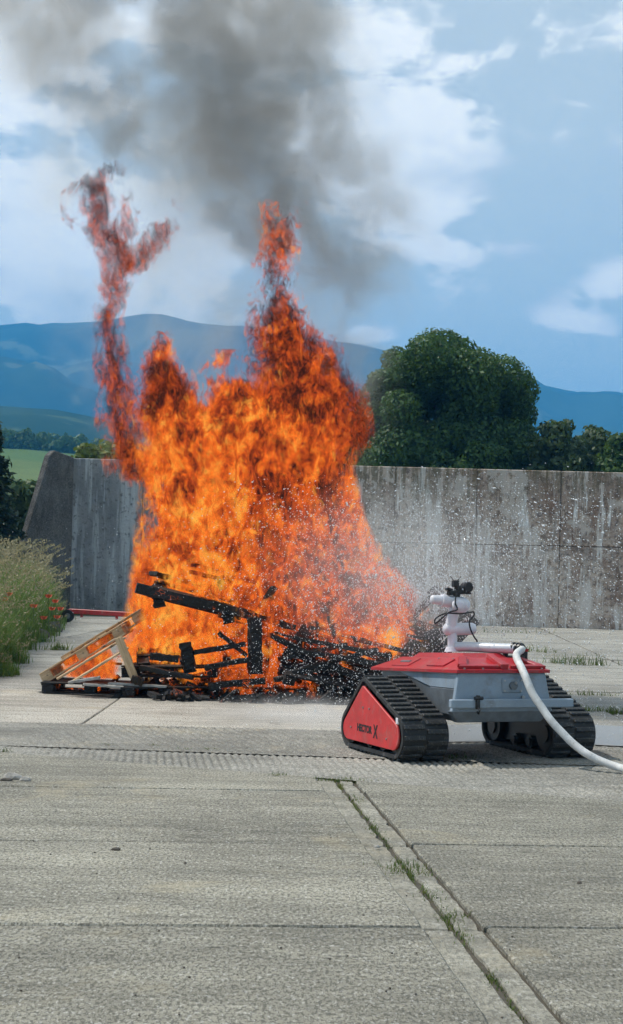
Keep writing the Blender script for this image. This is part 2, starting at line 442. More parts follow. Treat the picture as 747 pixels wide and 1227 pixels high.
# ------------------------------------------------------------------ wall
def wall_mat():
    m, t = newmat('streaked_old_concrete')
    p = t.n('ShaderNodeNewGeometry').outputs['Position']
    rnd = t.n('ShaderNodeObjectInfo').outputs['Random']
    x, y, z = [t.n('ShaderNodeSeparateXYZ', {0: p}).outputs[i] for i in range(3)]
    q = t.vm('ADD', p, t.vm('SCALE', t.n('ShaderNodeCombineXYZ', {0: rnd, 1: rnd, 2: rnd}), 13.0))
    big = t.noise(q, 0.55, 6, 0.65, 0.5)
    pit = t.noise(q, 7.0, 6, 0.72)
    fin = t.noise(q, 28, 4, 0.7)
    s1 = t.noise(t.scale(p, (2.4, 2.4, 0.24)), 1.0, 6, 0.68, 0.15)
    s2 = t.noise(t.scale(q, (7.0, 7.0, 0.30)), 1.0, 5, 0.7)
    c = t.mix(t.sstep(big, 0.32, 0.66), (0.28, 0.20, 0.155), (0.60, 0.495, 0.41))
    c = t.mix(t.m('MULTIPLY', t.sstep(pit, 0.44, 0.64), 0.75), c, (0.085, 0.062, 0.05))
    c = t.mix(t.m('MULTIPLY', t.sstep(s2, 0.52, 0.66), 0.55), c, (0.42, 0.40, 0.37))
    lime = t.m('MULTIPLY', t.sstep(s1, 0.53, 0.60), t.sstep(t.m('ADD', fin, t.m('MULTIPLY', pit, 0.6)), 0.42, 0.78))
    rust = t.m('MULTIPLY', t.sstep(t.noise(t.scale(p, (1.5, 1.5, .35)), 1.0, 5, .6), .50, .64), t.sstep(s2, .40, .56))
    c = t.mix(t.m('MULTIPLY', rust, .6), c, (0.20, 0.105, 0.062))
    c = t.mix(t.m('MULTIPLY', lime, 0.9), c, (0.80, 0.79, 0.76))
    moss = t.m('MULTIPLY', t.sstep(t.m('ADD', z, t.m('MULTIPLY', big, 3.0)), 4.9, 6.2), t.sstep(s2, 0.40, 0.55))
    c = t.mix(t.m('MULTIPLY', moss, 0.75), c, (0.12, 0.10, 0.055))
    pt = t.sstep(t.m('ADD', t.noise(q, 1.1, 8, 0.72, 0.6), t.m('MULTIPLY', t.m('SUBTRACT', s1, .5), .6)), 0.52, 0.57)
    c = t.mix(t.m('MULTIPLY', pt, 0.7), c, (0.57, 0.51, 0.455))
    spk = t.sstep(t.noise(p, 13, 4, 0.75), 0.58, 0.65)
    c = t.mix(t.m('MULTIPLY', spk, 0.7), c, (0.50, 0.48, 0.46))
    h = t.m('ADD', pit, t.m('MULTIPLY', fin, 0.6))
    b = t.n('ShaderNodeBsdfPrincipled', {'Base Color': c, 'Roughness': 0.9, 'Specular IOR Level': 0.2})
    finish(t, b, h, 0.6, 0.04); return m
M_WALL = wall_mat()
def wall_mat2():
    m, t = newmat('blue_grey_concrete')
    p = t.n('ShaderNodeNewGeometry').outputs['Position']
    big = t.noise(p, 0.5, 6, 0.65, 0.5); pit = t.noise(p, 8.0, 6, 0.7)
    s1 = t.noise(t.scale(p, (2.6, 2.6, 0.2)), 1.0, 5, 0.65)
    c = t.mix(t.sstep(big, 0.34, 0.66), (0.20, 0.205, 0.21), (0.33, 0.335, 0.34))
    c = t.mix(t.m('MULTIPLY', t.sstep(s1, 0.48, 0.60), 0.75), c, (0.52, 0.54, 0.55))
    c = t.mix(t.m('MULTIPLY', t.sstep(pit, 0.54, 0.66), 0.75), c, (0.075, 0.075, 0.078))
    b = t.n('ShaderNodeBsdfPrincipled', {'Base Color': c, 'Roughness': 0.9, 'Specular IOR Level': 0.2})
    finish(t, b, pit, 0.6, 0.04); return m
M_WALL2 = wall_mat2()  # left panels: blue-grey tone with paler streaks and dark pits
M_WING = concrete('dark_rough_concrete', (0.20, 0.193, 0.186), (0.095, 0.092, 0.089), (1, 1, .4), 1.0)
WL, WR = P(83, 730, 54.5), P(747, 753, 50.0)
WL.z = 0; WR.z = 0
wd = (WR - WL).normalized(); wn = Vector((wd.y, -wd.x, 0))       # towards the camera
WLEN = (WR - WL).length
def wtop(s): return 5.03 + (4.72 - 5.03) * s / WLEN
wall = empty('concrete_wall', WL, 'long grey blast wall of tall streaked concrete panels behind the fire and the robot', 'wall')
def panel(s0, s1, z0, z1f, m, t=0.28):
    g = 0.008
    a, b = WL + wd * (s0 + g), WL + wd * (s1 - g)
    o = random.uniform(-0.015, 0.015)
    pts = [a + wn * o + Vector((0, 0, z0)), b + wn * o + Vector((0, 0, z0)), b + wn * o + Vector((0, 0, z1f(s1))), a + wn * o + Vector((0, 0, z1f(s0)))]
    o_ = MB().prism(pts, -wn * t, 0.018).build('panel', m)
    for v in o_.data.vertices: v.co -= WL
    o_.parent = wall
cr = [Vector((0, 0, -.03)) - wn * .1 + wd * .05, Vector((0, 0, -.03)) - wn * .1 + wd * (WLEN + 8), Vector((0, 0, wtop(WLEN + 8) - .06)) - wn * .1 + wd * (WLEN + 8), Vector((0, 0, wtop(0) - .06)) - wn * .1 + wd * .05]
MB().prism(cr, -wn * .12).build('core', M_DIRT, wall)
panel(0.0, 2.45, -0.03, wtop, M_WALL2)
s = 2.45
pw = (P(572, 600, 51.3) - P(472, 600, 51.6)).length
# joints measured from the two seen ones
s472 = (P(471, 650, 51.7) - Vector((WL.x, WL.y, P(471, 650, 51.7).z))).length
edges = [2.45]
k0 = s472
while k0 - pw > 2.6: k0 -= pw
while k0 < WLEN + 9: edges.append(k0); k0 += pw
for a, b in zip(edges[:-1], edges[1:]):
    m_ = M_WALL if a > 7 else M_WALL2
    panel(a, b, -0.03, lambda s: 2.475, m_)
    panel(a, b, 2.49, wtop, m_)
# wing wall folding towards the camera at the left end
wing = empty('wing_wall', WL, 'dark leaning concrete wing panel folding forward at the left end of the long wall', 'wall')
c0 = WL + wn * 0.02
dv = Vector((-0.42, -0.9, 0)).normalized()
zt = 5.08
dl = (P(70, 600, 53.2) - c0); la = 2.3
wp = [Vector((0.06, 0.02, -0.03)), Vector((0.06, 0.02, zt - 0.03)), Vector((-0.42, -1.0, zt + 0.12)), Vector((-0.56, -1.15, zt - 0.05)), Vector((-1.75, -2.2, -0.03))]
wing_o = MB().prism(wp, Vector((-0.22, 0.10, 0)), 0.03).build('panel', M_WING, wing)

# ------------------------------------------------------------------ hills and terrain
def hill_mat(name, c1, c2, sc, patch=None):
    m, t = newmat(name)
    p = t.n('ShaderNodeNewGeometry').outputs['Position']
    n1 = t.noise(p, sc, 8, 0.62); n2 = t.noise(p, sc * 9, 4, 0.65)
    c = t.mix(t.sstep(n1, 0.4, 0.62), c1, c2)
    c = t.mix(t.m('MULTIPLY', n2, 0.6), c, tuple(x * 0.5 for x in c1))
    if patch: c = t.mix(t.sstep(t.noise(p, sc * 2.3, 3, 0.5), 0.60, 0.66), c, patch)
    finish(t, t.n('ShaderNodeBsdfPrincipled', {'Base Color': c, 'Roughness': 1.0, 'Specular IOR Level': 0.0})); return m
def terrain(name, prof, Yr, Yf, zf, amp, m, nx=150, ny=40, xext=1.0, nscale=1.0, back=True):
    pts = sorted((P(px, py, Yr).x, P(px, py, Yr).z) for px, py in prof)
    xs_ = np.linspace(pts[0][0], pts[-1][0], nx)
    zr = np.interp(xs_, [p[0] for p in pts], [p[1] for p in pts])
    V = []; rowsn = ny + (8 if back else 0)
    for j in range(rowsn):
        for i in range(nx):
            if j < ny:
                s = j / (ny - 1); y = Yf + (Yr - Yf) * s
                k = s ** 1.25
                sc = nscale / Yr
                nz = mn.fractal(Vector((xs_[i] * 6 * sc, y * 6 * sc, 3.7)), 0.9, 2.0, 6) * amp * math.sin(PI * min(1, s * 0.97)) ** 0.7
                fz = mn.fractal(Vector((xs_[i] * 40 * sc, 1.3, 7.7)), 0.9, 2.0, 4) * amp * 0.06 * s
                z = zf + (zr[i] - zf) * k + nz + fz
            else:
                s = (j - ny + 1) / 8; y = Yr + Yr * 0.25 * s; z = zr[i] * (1 - s) + zf * s
            V.append((xs_[i], y, z))
    idx = np.arange(rowsn * nx).reshape(rowsn, nx)
    q = np.stack([idx[:-1, :-1], idx[:-1, 1:], idx[1:, 1:], idx[1:, :-1]], -1).reshape(-1, 4)
    return tag(mesh_np(name, V, q, m, None, True), kind='structure')
M_FIELD = hill_mat('crop_field', (0.10, 0.16, 0.06), (0.16, 0.20, 0.08), 0.01)
M_FOREST = hill_mat('wooded_slope', (0.020, 0.042, 0.018), (0.045, 0.07, 0.03), 0.009, (0.06, 0.085, 0.035))
M_MOUNT = hill_mat('mountain_forest', (0.010, 0.026, 0.020), (0.045, 0.075, 0.05), 0.0045, (0.085, 0.10, 0.06))
terrain('field_hill', [(-2600, 520), (-400, 532), (0, 536), (60, 541), (130, 548), (400, 570), (747, 590), (2600, 590)], 450, 130, -0.3, 0.6, M_FIELD, 80, 14)
terrain('wooded_hill', [(-2600, 470), (-500, 476), (0, 488), (60, 491), (110, 499), (160, 512), (230, 527), (420, 545), (747, 560), (2600, 565)], 1200, 640, 20, 9, M_FOREST, 200, 34, nscale=1.2)
terrain('mountains', [(-3200, 430), (-1800, 395), (-700, 410), (-250, 398), (-60, 392), (0, 391), (40, 389), (80, 387), (110, 384), (160, 381), (190, 383), (230, 391), (300, 397), (360, 401),
                      (410, 414), (450, 422), (500, 430), (560, 440), (620, 455), (650, 462), (690, 471), (747, 476), (900, 470), (1300, 440), (2000, 455), (3600, 430)],
        3200, 1500, 25, 85, M_MOUNT, 420, 60, nscale=1.6)

# ------------------------------------------------------------------ foliage
def leaf_mat(name, c1, c2, trans=0.35, rough=0.55, sc=0.9):
    m, t = newmat(name)
    p = t.n('ShaderNodeNewGeometry').outputs['Position']
    n1 = t.noise(p, sc, 4, 0.6); n2 = t.noise(p, sc * 14, 2, 0.6)
    c = t.mix(t.sstep(t.m('ADD', t.m('MULTIPLY', n1, 0.5), t.m('MULTIPLY', n2, 0.5)), 0.38, 0.62), c1, c2)
    b = t.n('ShaderNodeBsdfPrincipled', {'Base Color': c, 'Roughness': rough, 'Specular IOR Level': 0.35})
    tr = t.n('ShaderNodeBsdfTranslucent', {'Color': t.mix(0.5, c, (0.10, 0.16, 0.02))})
    x = t.n('ShaderNodeMixShader', {0: trans, 1: b, 2: tr})
    t.n('ShaderNodeOutputMaterial', {'Surface': x}); return m
M_BARK = simple('bark', (0.09, 0.07, 0.05), 0.9, var=0.4, vscale=10, bump=0.6)
M_LEAF = leaf_mat('dark_tree_leaf', (0.028, 0.074, 0.019), (0.085, 0.165, 0.04))
M_LEAF2 = leaf_mat('grey_green_leaf', (0.04, 0.075, 0.035), (0.085, 0.13, 0.055))
M_LEAF3 = leaf_mat('pale_elder_leaf', (0.045, 0.09, 0.03), (0.15, 0.21, 0.10))
M_LEAF4 = leaf_mat('yellow_green_leaf', (0.10, 0.14, 0.025), (0.19, 0.22, 0.05))
M_NEEDLE = leaf_mat('dark_needles', (0.014, 0.032, 0.016), (0.03, 0.055, 0.025), 0.1)

def leaves(name, centers, normals, sizes, m, parent, elong=1.6):
    n = len(centers); C = np.asarray(centers); N = np.asarray(normals)
    N = N + RNG.normal(0, 0.55, N.shape); N /= np.linalg.norm(N, axis=1)[:, None] + 1e-9
    A = np.cross(N, RNG.normal(0, 1, N.shape)); A /= np.linalg.norm(A, axis=1)[:, None] + 1e-9
    B = np.cross(N, A); S = np.asarray(sizes)[:, None]
    V = np.stack([C - A * S * elong * .5, C + B * S * .5 + N * S * .12, C + A * S * elong * .5, C - B * S * .5 + N * S * .12], 1).reshape(-1, 3)
    return mesh_np(name, V, np.arange(4 * n).reshape(-1, 4), m, parent)
def clump_points(clumps, per, fill=0.25):
    Cs, Ns, Sz = [], [], []
    for (c, r, sq) in clumps:
        n = int(per * r * r)
        d = RNG.normal(0, 1, (n, 3)); d /= np.linalg.norm(d, axis=1)[:, None]
        rr = r * np.where(RNG.random(n) < fill, RNG.uniform(0.3, 0.8, n), RNG.uniform(0.8, 1.08, n) + np.abs(RNG.normal(0, 0.06, n)))
        Cs.append(np.asarray(c)[None] + d * rr[:, None] * np.array([1, 1, sq])); Ns.append(d)
    return np.concatenate(Cs), np.concatenate(Ns)
def inpoly(x, y, poly):
    ok = False; j = len(poly) - 1
    for i in range(len(poly)):
        if (poly[i][1] > y) != (poly[j][1] > y) and x < (poly[j][0] - poly[i][0]) * (y - poly[i][1]) / (poly[j][1] - poly[i][1]) + poly[i][0]: ok = not ok
        j = i
    return ok
def outline_tree(name, label, cat, outline, Y, depth, nclump, rad, per, leaf, m, group=None, trunk_r=0.35, base=None, seed=1):
    """crown: clumps filling a real volume whose front view follows the outline; trunk with limbs"""
    r = random.Random(seed)
    W = [P(px, py, Y) for px, py in outline]; W2 = [(p.x, p.z) for p in W]
    x0, x1 = min(p[0] for p in W2), max(p[0] for p in W2); z0, z1 = min(p[1] for p in W2), max(p[1] for p in W2)
    cx = (x0 + x1) / 2 if base is None else base
    root = empty(name, (cx, Y, 0), label, cat, group)
    cl = []; tries = 0
    while len(cl) < nclump and tries < 20000:
        tries += 1
        x, z = r.uniform(x0, x1), r.uniform(z0, z1); R = r.uniform(*rad)
        if not all(inpoly(x + dx * R * 0.8, z + dz * R * 0.8, W2) for dx, dz in ((0, 0), (1, 0), (-1, 0), (0, 1), (0, -1)) if z + dz * R > z0 + 0.2): continue
        hw = max(0.3, 1 - ((x - (x0 + x1) / 2) / ((x1 - x0) / 2)) ** 2) ** 0.5
        y = r.uniform(-1, 1) * depth * hw * (0.6 if z > z0 + 0.8 * (z1 - z0) else 1)
        cl.append(((x - cx, y, z), R, r.uniform(0.75, 0.95)))
    C, N = clump_points(cl, per)
    leaves('crown', C, N, RNG.uniform(leaf * 0.6, leaf * 1.35, len(C)), m, root)
    b = MB()
    top = max(z0 + 0.65 * (z1 - z0), 1.0)
    b.tube(spline([(0, 0, -0.05), (0.1, 0, top * 0.35), (-0.05, 0.1, top * 0.7), (0.05, 0, top)], 4), [trunk_r * (1 - 0.8 * k / 12) for k in range(13)], 9)
    for (c, R, _) in cl[:10]:
        zz = min(max(0.3, c[2] - 0.8 * abs(c[0])), top * 0.9)
        b.tube(spline([(0, 0, zz * 0.8), (c[0] * 0.4, c[1] * 0.4, (zz * 0.8 + c[2]) / 2 - 0.1), c], 3), [trunk_r * 0.35 * (1 - 0.8 * k / 6) for k in range(7)], 6)
    b.build('trunk', M_BARK, root, True)
    return root
outline_tree('tree', 'big round dark green leafy tree standing behind the concrete wall', 'tree',
             [(414, 600), (416, 510), (424, 470), (446, 446), (450, 425), (462, 404), (500, 397), (530, 400), (552, 393), (590, 399), (612, 412), (622, 440), (638, 470), (646, 510), (655, 545), (660, 600)],
             74, 4.2, 140, (0.6, 1.3), 1500, 0.12, M_LEAF, None, 0.42, seed=4)
for k, (ol, lab, Yd, mm) in enumerate([
    ([(618, 610), (630, 540), (645, 506), (664, 498), (684, 506), (700, 530), (708, 610)], 'grey green bush just right of the big tree behind the wall', 70, M_LEAF2),
    ([(664, 610), (678, 530), (694, 507), (712, 503), (728, 516), (742, 550), (748, 610)], 'feathery green bush with pointed tips above the wall, second from the big tree', 72, M_LEAF2),
    ([(704, 610), (718, 545), (732, 522), (756, 514), (790, 530), (805, 610)], 'darker green bush at the far right end above the wall', 69, M_LEAF)]):
    outline_tree('bush', lab, 'bush', ol, Yd, 1.3, 70, (0.25, 0.6), 900, 0.15, mm, 'bushes behind the wall', 0.1, seed=20 + k)
outline_tree('bush', 'yellow green bush showing just above the left part of the wall', 'bush',
             [(86, 600), (90, 540), (104, 531), (130, 529), (152, 532), (166, 541), (172, 600)], 66, 1.0, 40, (0.25, 0.5), 520, 0.16, M_LEAF4, 'bushes behind the wall', 0.08, seed=31)
outline_tree('bush', 'pale leaved elder bush behind the tall grass beside the wing wall', 'bush',
             [(-60, 690), (-50, 600), (-10, 566), (14, 575), (30, 560), (44, 545), (56, 552), (60, 590), (58, 690)], 57, 1.6, 60, (0.35, 0.7), 480, 0.24, M_LEAF3, None, 0.12, seed=12)
# conifer at the left picture edge
def conifer(name, px, Y, ztop, label):
    base = P(px, 700, Y); root = empty(name, (base.x, Y, 0), label, 'tree')
    r = random.Random(5); C, N = [], []
    b = MB(); b.tube([(0, 0, -0.05), (0.03, 0, ztop * 0.5), (0, 0, ztop)], [0.13, 0.08, 0.015], 8)
    z = 0.6
    while z < ztop - 0.1:
        R = 0.30 * (ztop - z) ** 0.9 + 0.12
        for k in range(7):
            a = r.uniform(0, 2 * PI); tip = Vector((math.cos(a) * R, math.sin(a) * R, z - 0.18 * R + r.uniform(-0.08, 0.1)))
            b.tube([(0, 0, z), tuple(tip * 0.6 + Vector((0, 0, z * 0.4))), tuple(tip)], [0.02, 0.013, 0.005], 5)
            for q in range(46):
                s = r.uniform(0.25, 1.05); p = Vector((0, 0, z)).lerp(tip, s)
                C.append(p + Vector((r.gauss(0, .07), r.gauss(0, .07), r.gauss(0, .05)))); N.append((math.cos(a) * .3, math.sin(a) * .3, 1))
        z += 0.24
    leaves('crown', np.array([tuple(c) for c in C]), np.array(N), RNG.uniform(0.06, 0.13, len(C)), M_NEEDLE, root, 2.6)
    b.build('trunk', M_BARK, root)
conifer('conifer', -16, 52, 6.1, 'dark conifer at the left picture edge beyond the tall grass')

# far-off wood along the top of the field
tl = []
r = random.Random(3)
pr = [(-2600, 520), (-400, 532), (0, 536), (60, 541), (130, 548), (400, 570), (747, 590)]
for k in range(300):
    px = r.uniform(-500, 420); py = np.interp(px, [a for a, _ in pr], [b for _, b in pr])
    c = P(px, py, 450); hgt = r.uniform(2.5, 5)
    for q in range(3): tl.append(((c.x + r.uniform(-2.5, 2.5), 454 + r.uniform(-2, 8), c.z + hgt * r.uniform(0.15, 0.9)), r.uniform(1.2, 2.1), 0.9))
C, N = clump_points(tl, 20)
tag(leaves('distant_wood', C, N, RNG.uniform(.5, 1.2, len(C)), M_LEAF, None), 'dark belt of far off trees along the top edge of the field', 'woodland', kind='stuff')

# ------------------------------------------------------------------ tall grass, poppies, weeds
def grass_mat(name, c1, c2, c3):
    m, t = newmat(name)
    p = t.n('ShaderNodeNewGeometry').outputs['Position']
    z = t.n('ShaderNodeSeparateXYZ', {0: p}).outputs[2]
    n1 = t.noise(p, 1.1, 4, 0.6); n2 = t.noise(p, 30, 2, 0.6)
    c = t.mix(t.sstep(n1, 0.38, 0.62), c1, c2)
    c = t.mix(t.m('MULTIPLY', t.sstep(n2, 0.45, 0.65), 0.6), c, c3)
    b = t.n('ShaderNodeBsdfPrincipled', {'Base Color': c, 'Roughness': 0.6, 'Specular IOR Level': 0.25})
    tr = t.n('ShaderNodeBsdfTranslucent', {'Color': c})
    t.n('ShaderNodeOutputMaterial', {'Surface': t.n('ShaderNodeMixShader', {0: 0.35, 1: b, 2: tr})}); return m
M_GRASS = grass_mat('tall_green_grass', (0.07, 0.15, 0.022), (0.13, 0.21, 0.04), (0.20, 0.25, 0.07))
M_SEED = grass_mat('dry_seed_heads', (0.30, 0.26, 0.14), (0.38, 0.33, 0.20), (0.22, 0.20, 0.10))
M_WEED = grass_mat('joint_weeds', (0.05, 0.10, 0.018), (0.11, 0.16, 0.03), (0.20, 0.19, 0.06))

def blades(base, hgt, wid, lean):
    """n x curved three-segment blades -> V, quads"""
    n = len(base); ang = RNG.uniform(0, 2 * PI, n)
    d = np.stack([np.cos(ang), np.sin(ang), np.zeros(n)], 1); s = np.stack([-np.sin(ang), np.cos(ang), np.zeros(n)], 1)
    V = []
    for k, (f, wk) in enumerate(((0, 1.0), (0.4, 0.85), (0.75, 0.5), (1.0, 0.08))):
        c = base + d * (lean * hgt * f ** 2)[:, None]; c[:, 2] += hgt * f * (1 - 0.25 * lean * f)
        V += [c - s * (wid * wk / 2)[:, None], c + s * (wid * wk / 2)[:, None]]
    V = np.stack(V, 1).reshape(-1, 3)
    o = (np.arange(n) * 8)[:, None, None]
    q = np.array([[0, 1, 3, 2], [2, 3, 5, 4], [4, 5, 7, 6]])[None] + o
    return V, q.reshape(-1, 4), d
# verge: left of this line
def verge_edge(y): return np.interp(y, [18, 24, 26, 30, 36, 42, 48, 58], [-5.2, -4.45, -4.62, -5.25, -5.75, -6.35, -7.2, -9.3])
n = 42000
y = 22.5 + 32 * RNG.random(n) ** 1.25
x = verge_edge(y) - np.abs(RNG.normal(0, 1.0, n)) * (0.9 + 0.07 * (y - 22)) + RNG.normal(0, 0.07, n)
x += 0.18 * np.sin(y * 1.9) + 0.1 * np.sin(y * 4.3)
ed = np.clip((verge_edge(y) - x) / 0.9, 0, 1)
hh = (0.25 + 1.15 * ed ** 0.6) * RNG.uniform(0.6, 1.15, n) * np.interp(y, [22, 30, 54], [0.95, 1.12, 1.25])
B = np.stack([x, y, np.full(n, -0.05)], 1)
V, Q, _ = blades(B, hh, RNG.uniform(0.008, 0.02, n) * np.interp(y, [22, 54], [1, 1.8]), RNG.uniform(0.05, 0.6, n))
tag(mesh_np('tall_grass', V, Q, M_GRASS), 'tall green meadow grass along the left edge of the yard', 'grass', kind='stuff')
sel = RNG.random(n) < np.where(ed > 0.3, 0.075, 0.02)
B2 = B[sel]; h2 = hh[sel] * 1.22 + 0.1
V, Q, d = blades(B2, h2, np.full(len(B2), 0.007) * np.interp(B2[:, 1], [22, 54], [1, 2]), RNG.uniform(0.15, 0.5, len(B2)))
tips = V.reshape(-1, 8, 3)[:, 6]
C, N = [], []
for tp, dd in zip(tips, d):
    for k in range(5):
        C.append(tp + np.array([dd[0] * 0.05, dd[1] * 0.05, 0.02]) * (k - 3) + RNG.normal(0, 0.012, 3)); N.append((dd[1], -dd[0], 0.2))
stalk = mesh_np('seed_stalks', V, Q, M_SEED); tag(stalk, 'straw coloured seed stalks rising out of the tall grass', 'grass', kind='stuff')
leaves('seed_heads', np.array(C), np.array(N), np.interp(np.array(C)[:, 1], [22, 54], [0.022, 0.05]), M_SEED, stalk, 2.4)

M_POPPY = simple('poppy_petal', (0.75, 0.10, 0.03), 0.6, var=0.3, vscale=40)
M_STEM = simple('plant_stem', (0.07, 0.11, 0.03), 0.7)
M_PCENT = simple('poppy_centre', (0.02, 0.02, 0.02), 0.7)
pop = [(66, 722, 'poppy topmost of the cluster by the wing wall'), (58, 716, 'poppy just left of the topmost one by the wing wall'),
       (72, 731, 'outermost poppy of the verge, nearest the red tow bar wheel'), (62, 731, 'poppy low in the middle of the wing wall cluster'),
       (52, 742, 'poppy below the cluster, above the dry clods'), (10, 714, 'single poppy deep in the tall grass near the left picture edge'),
       (5, 720, 'poppy leftmost in the tall grass, close to the picture edge'), (68, 741, 'lowest poppy at the front of the cluster by the wing wall'), (40, 728, 'poppy half hidden among seed stalks left of the others')]
def poppy(px, py, lab):
    g0 = G(px, 775); Yp = np.interp(px, [0, 75], [30, 37.0]); p = P(px, py, Yp)
    root = empty('poppy', (p.x, p.y, 0), 'orange red ' + lab, 'flower', 'poppies in the tall grass')
    b = MB(); b.tube([(0, 0, -0.04), (0.02, 0, p.z * 0.6), (0, 0, p.z)], 0.008, 5); b.build('stem', M_STEM, root)
    for k in range(4):
        a = k * PI / 2 + 0.3; bb = MB(); rings = []
        pr_ = [(0.008, 0.0, 0.02), (0.062, 0.022, 0.085), (0.088, 0.068, 0.10)]
        vs = []
        for (rr, zz, ww) in pr_:
            for s_ in (-1, -0.35, 0.35, 1):
                aa = a + s_ * ww * 9 * 0.8 if rr > 0.01 else a + s_
                vs.append(bb.bm.verts.new((math.cos(aa) * rr, math.sin(aa) * rr, p.z + zz - 0.012 * abs(s_))))
        for r_ in range(2):
            for c_ in range(3): bb.bm.faces.new((vs[r_ * 4 + c_], vs[r_ * 4 + c_ + 1], vs[r_ * 4 + c_ + 5], vs[r_ * 4 + c_ + 4]))
        bb.build('petal', M_POPPY, root, True)
    MB().sph((0, 0, p.z + 0.03), 0.02, n=8).build('flower_centre', M_PCENT, root)
for a in pop: poppy(*a)

def weed(px, py, hgt, spread, nb, lab, grp='weeds growing in the slab joints', flat=False):
    g = G(px, py); n = nb
    off = RNG.normal(0, 1, (n, 2)) * np.array(spread) / 2
    B = np.stack([g.x * 0 + off[:, 0], off[:, 1], np.full(n, -0.025)], 1)
    V, Q, _ = blades(B, RNG.uniform(0.3, 1.1, n) * hgt * (0.72 if g.y > 14 else 0.5) + 0.01, RNG.uniform(0.004, 0.009, n) * (g.y / 12) ** 0.8, RNG.uniform(0.2, 1.1, n))
    o = mesh_np('weed', V, Q, M_WEED); o.location = (g.x, g.y, 0)
    tag(o, lab, 'weed', grp)
weeds = [(70, 779, .30, (.25, .2), 120, 'small leafy weed on the yard right of the tall grass'), (334, 929, .10, (.10, .06), 60, 'small tuft in the grooved strip left of the long joint'),
  (412, 934, .09, (.26, .08), 120, 'flat green tuft where the long joint meets the oblique joint'), (428, 956, .06, (.06, .25), 60, 'tuft in the long joint just below its upper end'),
  (448, 990, .07, (.06, .3), 60, 'thin tuft in the long joint above the cross joint'), (486, 1040, .10, (.14, .22), 170, 'largest tuft of the long joint, below the cross joint'),
  (496, 1046, .05, (.2, .08), 60, 'low dry rosette beside the largest tuft of the long joint'), (517, 1070, .07, (.06, .25), 60, 'tuft between the largest joint tuft and the second cross joint'),
  (541, 1096, .08, (.07, .2), 90, 'tuft in the long joint just above the nearest cross joint'), (556, 1120, .06, (.06, .22), 60, 'tuft in the long joint just below the nearest cross joint'),
  (592, 1172, .04, (.05, .2), 40, 'sparse nearest tuft near the lower end of the long joint'), (545, 908, .09, (.2, .1), 80, 'weed on the ground beside the right edge of the near track'),
  (626, 780, .34, (.5, .2), 70, 'tuft in the back yard behind the hose coupling'), (646, 782, .28, (.3, .2), 40, 'tuft in the back yard above the emergency stop'),
  (674, 795, .34, (.4, .25), 60, 'tuft right of the emergency stop in the back yard'), (699, 797, .42, (.5, .25), 90, 'tall tuft in the back yard at the dark joint end'),
  (707, 833, .16, (.5, .15), 80, 'low tuft behind the right track'), (733, 853, .17, (.7, .18), 240, 'dense weed patch right of the right track by the picture edge'),
  (697, 852, .16, (.35, .12), 90, 'weed just behind the top of the right track'), (606, 758, .3, (1.2, .2), 34, 'grass at the foot of the wall behind the robot arm'),
  (185, 893, .05, (.07, .05), 36, 'tiny tuft leftmost in the plant dotted joint of the grooved strip'), (128, 892, .05, (.07, .05), 36, 'tiny tuft in the plant dotted joint near the left side'),
  (250, 897, .05, (.07, .05), 36, 'tiny tuft in the middle of the plant dotted joint'), (3, 900, .09, (.08, .06), 50, 'dark weed at the left picture edge on the oblique joint'),
  (222, 897, .05, (.08, .05), 36, 'tiny tuft left of the middle in the plant dotted joint'), (105, 997, .03, (.2, .03), 30, 'low green blades in the second cross joint at left')]
for a in weeds: weed(*a)
# joint fuzz
n = 2600; tt = RNG.random(n) ** 1.3; bb_ = -4.2 + 7.4 * (1 - tt)
aa_ = RNG.normal(0, 0.014, n) + 0.02 * np.sin(bb_ * 7)
keep = np.sin(bb_ * 5.1) + np.sin(bb_ * 11.7 + 1) + RNG.normal(0, .7, n) > 0.4
B = np.stack([O2.x + ax.x * aa_ + bx.x * bb_, O2.y + ax.y * aa_ + bx.y * bb_, np.full(n, -0.03)], 1)[keep]
B = B[B[:, 1] < 12.9]
V, Q, _ = blades(B, RNG.uniform(0.012, 0.035, len(B)), RNG.uniform(0.003, 0.006, len(B)), RNG.uniform(.2, 1.2, len(B)))
tag(mesh_np('joint_moss', V, Q, M_WEED), 'short moss and grass growing in the long slab joint', 'moss', kind='stuff')

# stones and scraps
M_STONE = simple('light_stone', (0.36, 0.34, 0.31), 0.9, var=0.3, vscale=30, bump=0.4)
M_SCRAP = simple('dark_scrap', (0.10, 0.085, 0.07), 0.85, var=0.5, vscale=25, bump=0.4)
def stone(px, py, s, m, lab, name='stone', cat='stone'):
    g = G(px, py); b = MB()
    bmesh.ops.create_icosphere(b.bm, subdivisions=2, radius=1.0)
    sd = random.uniform(0, 99)
    for v in b.bm.verts:
        v.co *= 1 + 0.35 * mn.noise(v.co * 1.4 + Vector((sd, 0, 0)))
        v.co = Vector((v.co.x * s[0], v.co.y * s[1], max(-0.3, v.co.z) * s[2]))
    o = b.build(name, m); o.location = (g.x, g.y, s[2] * 0.28); tag(o, lab, cat, 'small stones and scraps on the slabs')
stone(452, 1016, (.022, .018, .014), M_STONE, 'pale pebble beside the long joint left band')
stone(139, 1019, (.025, .016, .014), M_SCRAP, 'small reddish brown scrap on the slab at left', 'scrap', 'scrap')
stone(695, 1059, (.014, .014, .012), M_SCRAP, 'small dark pebble on the right slab')
stone(222, 1035, (.010, .01, .008), M_SCRAP, 'tiny dark crumb on the left slab below the cross joint')
stone(16, 934, (.075, .045, .04), M_STONE, 'pale broken chunk of concrete at the left picture edge')
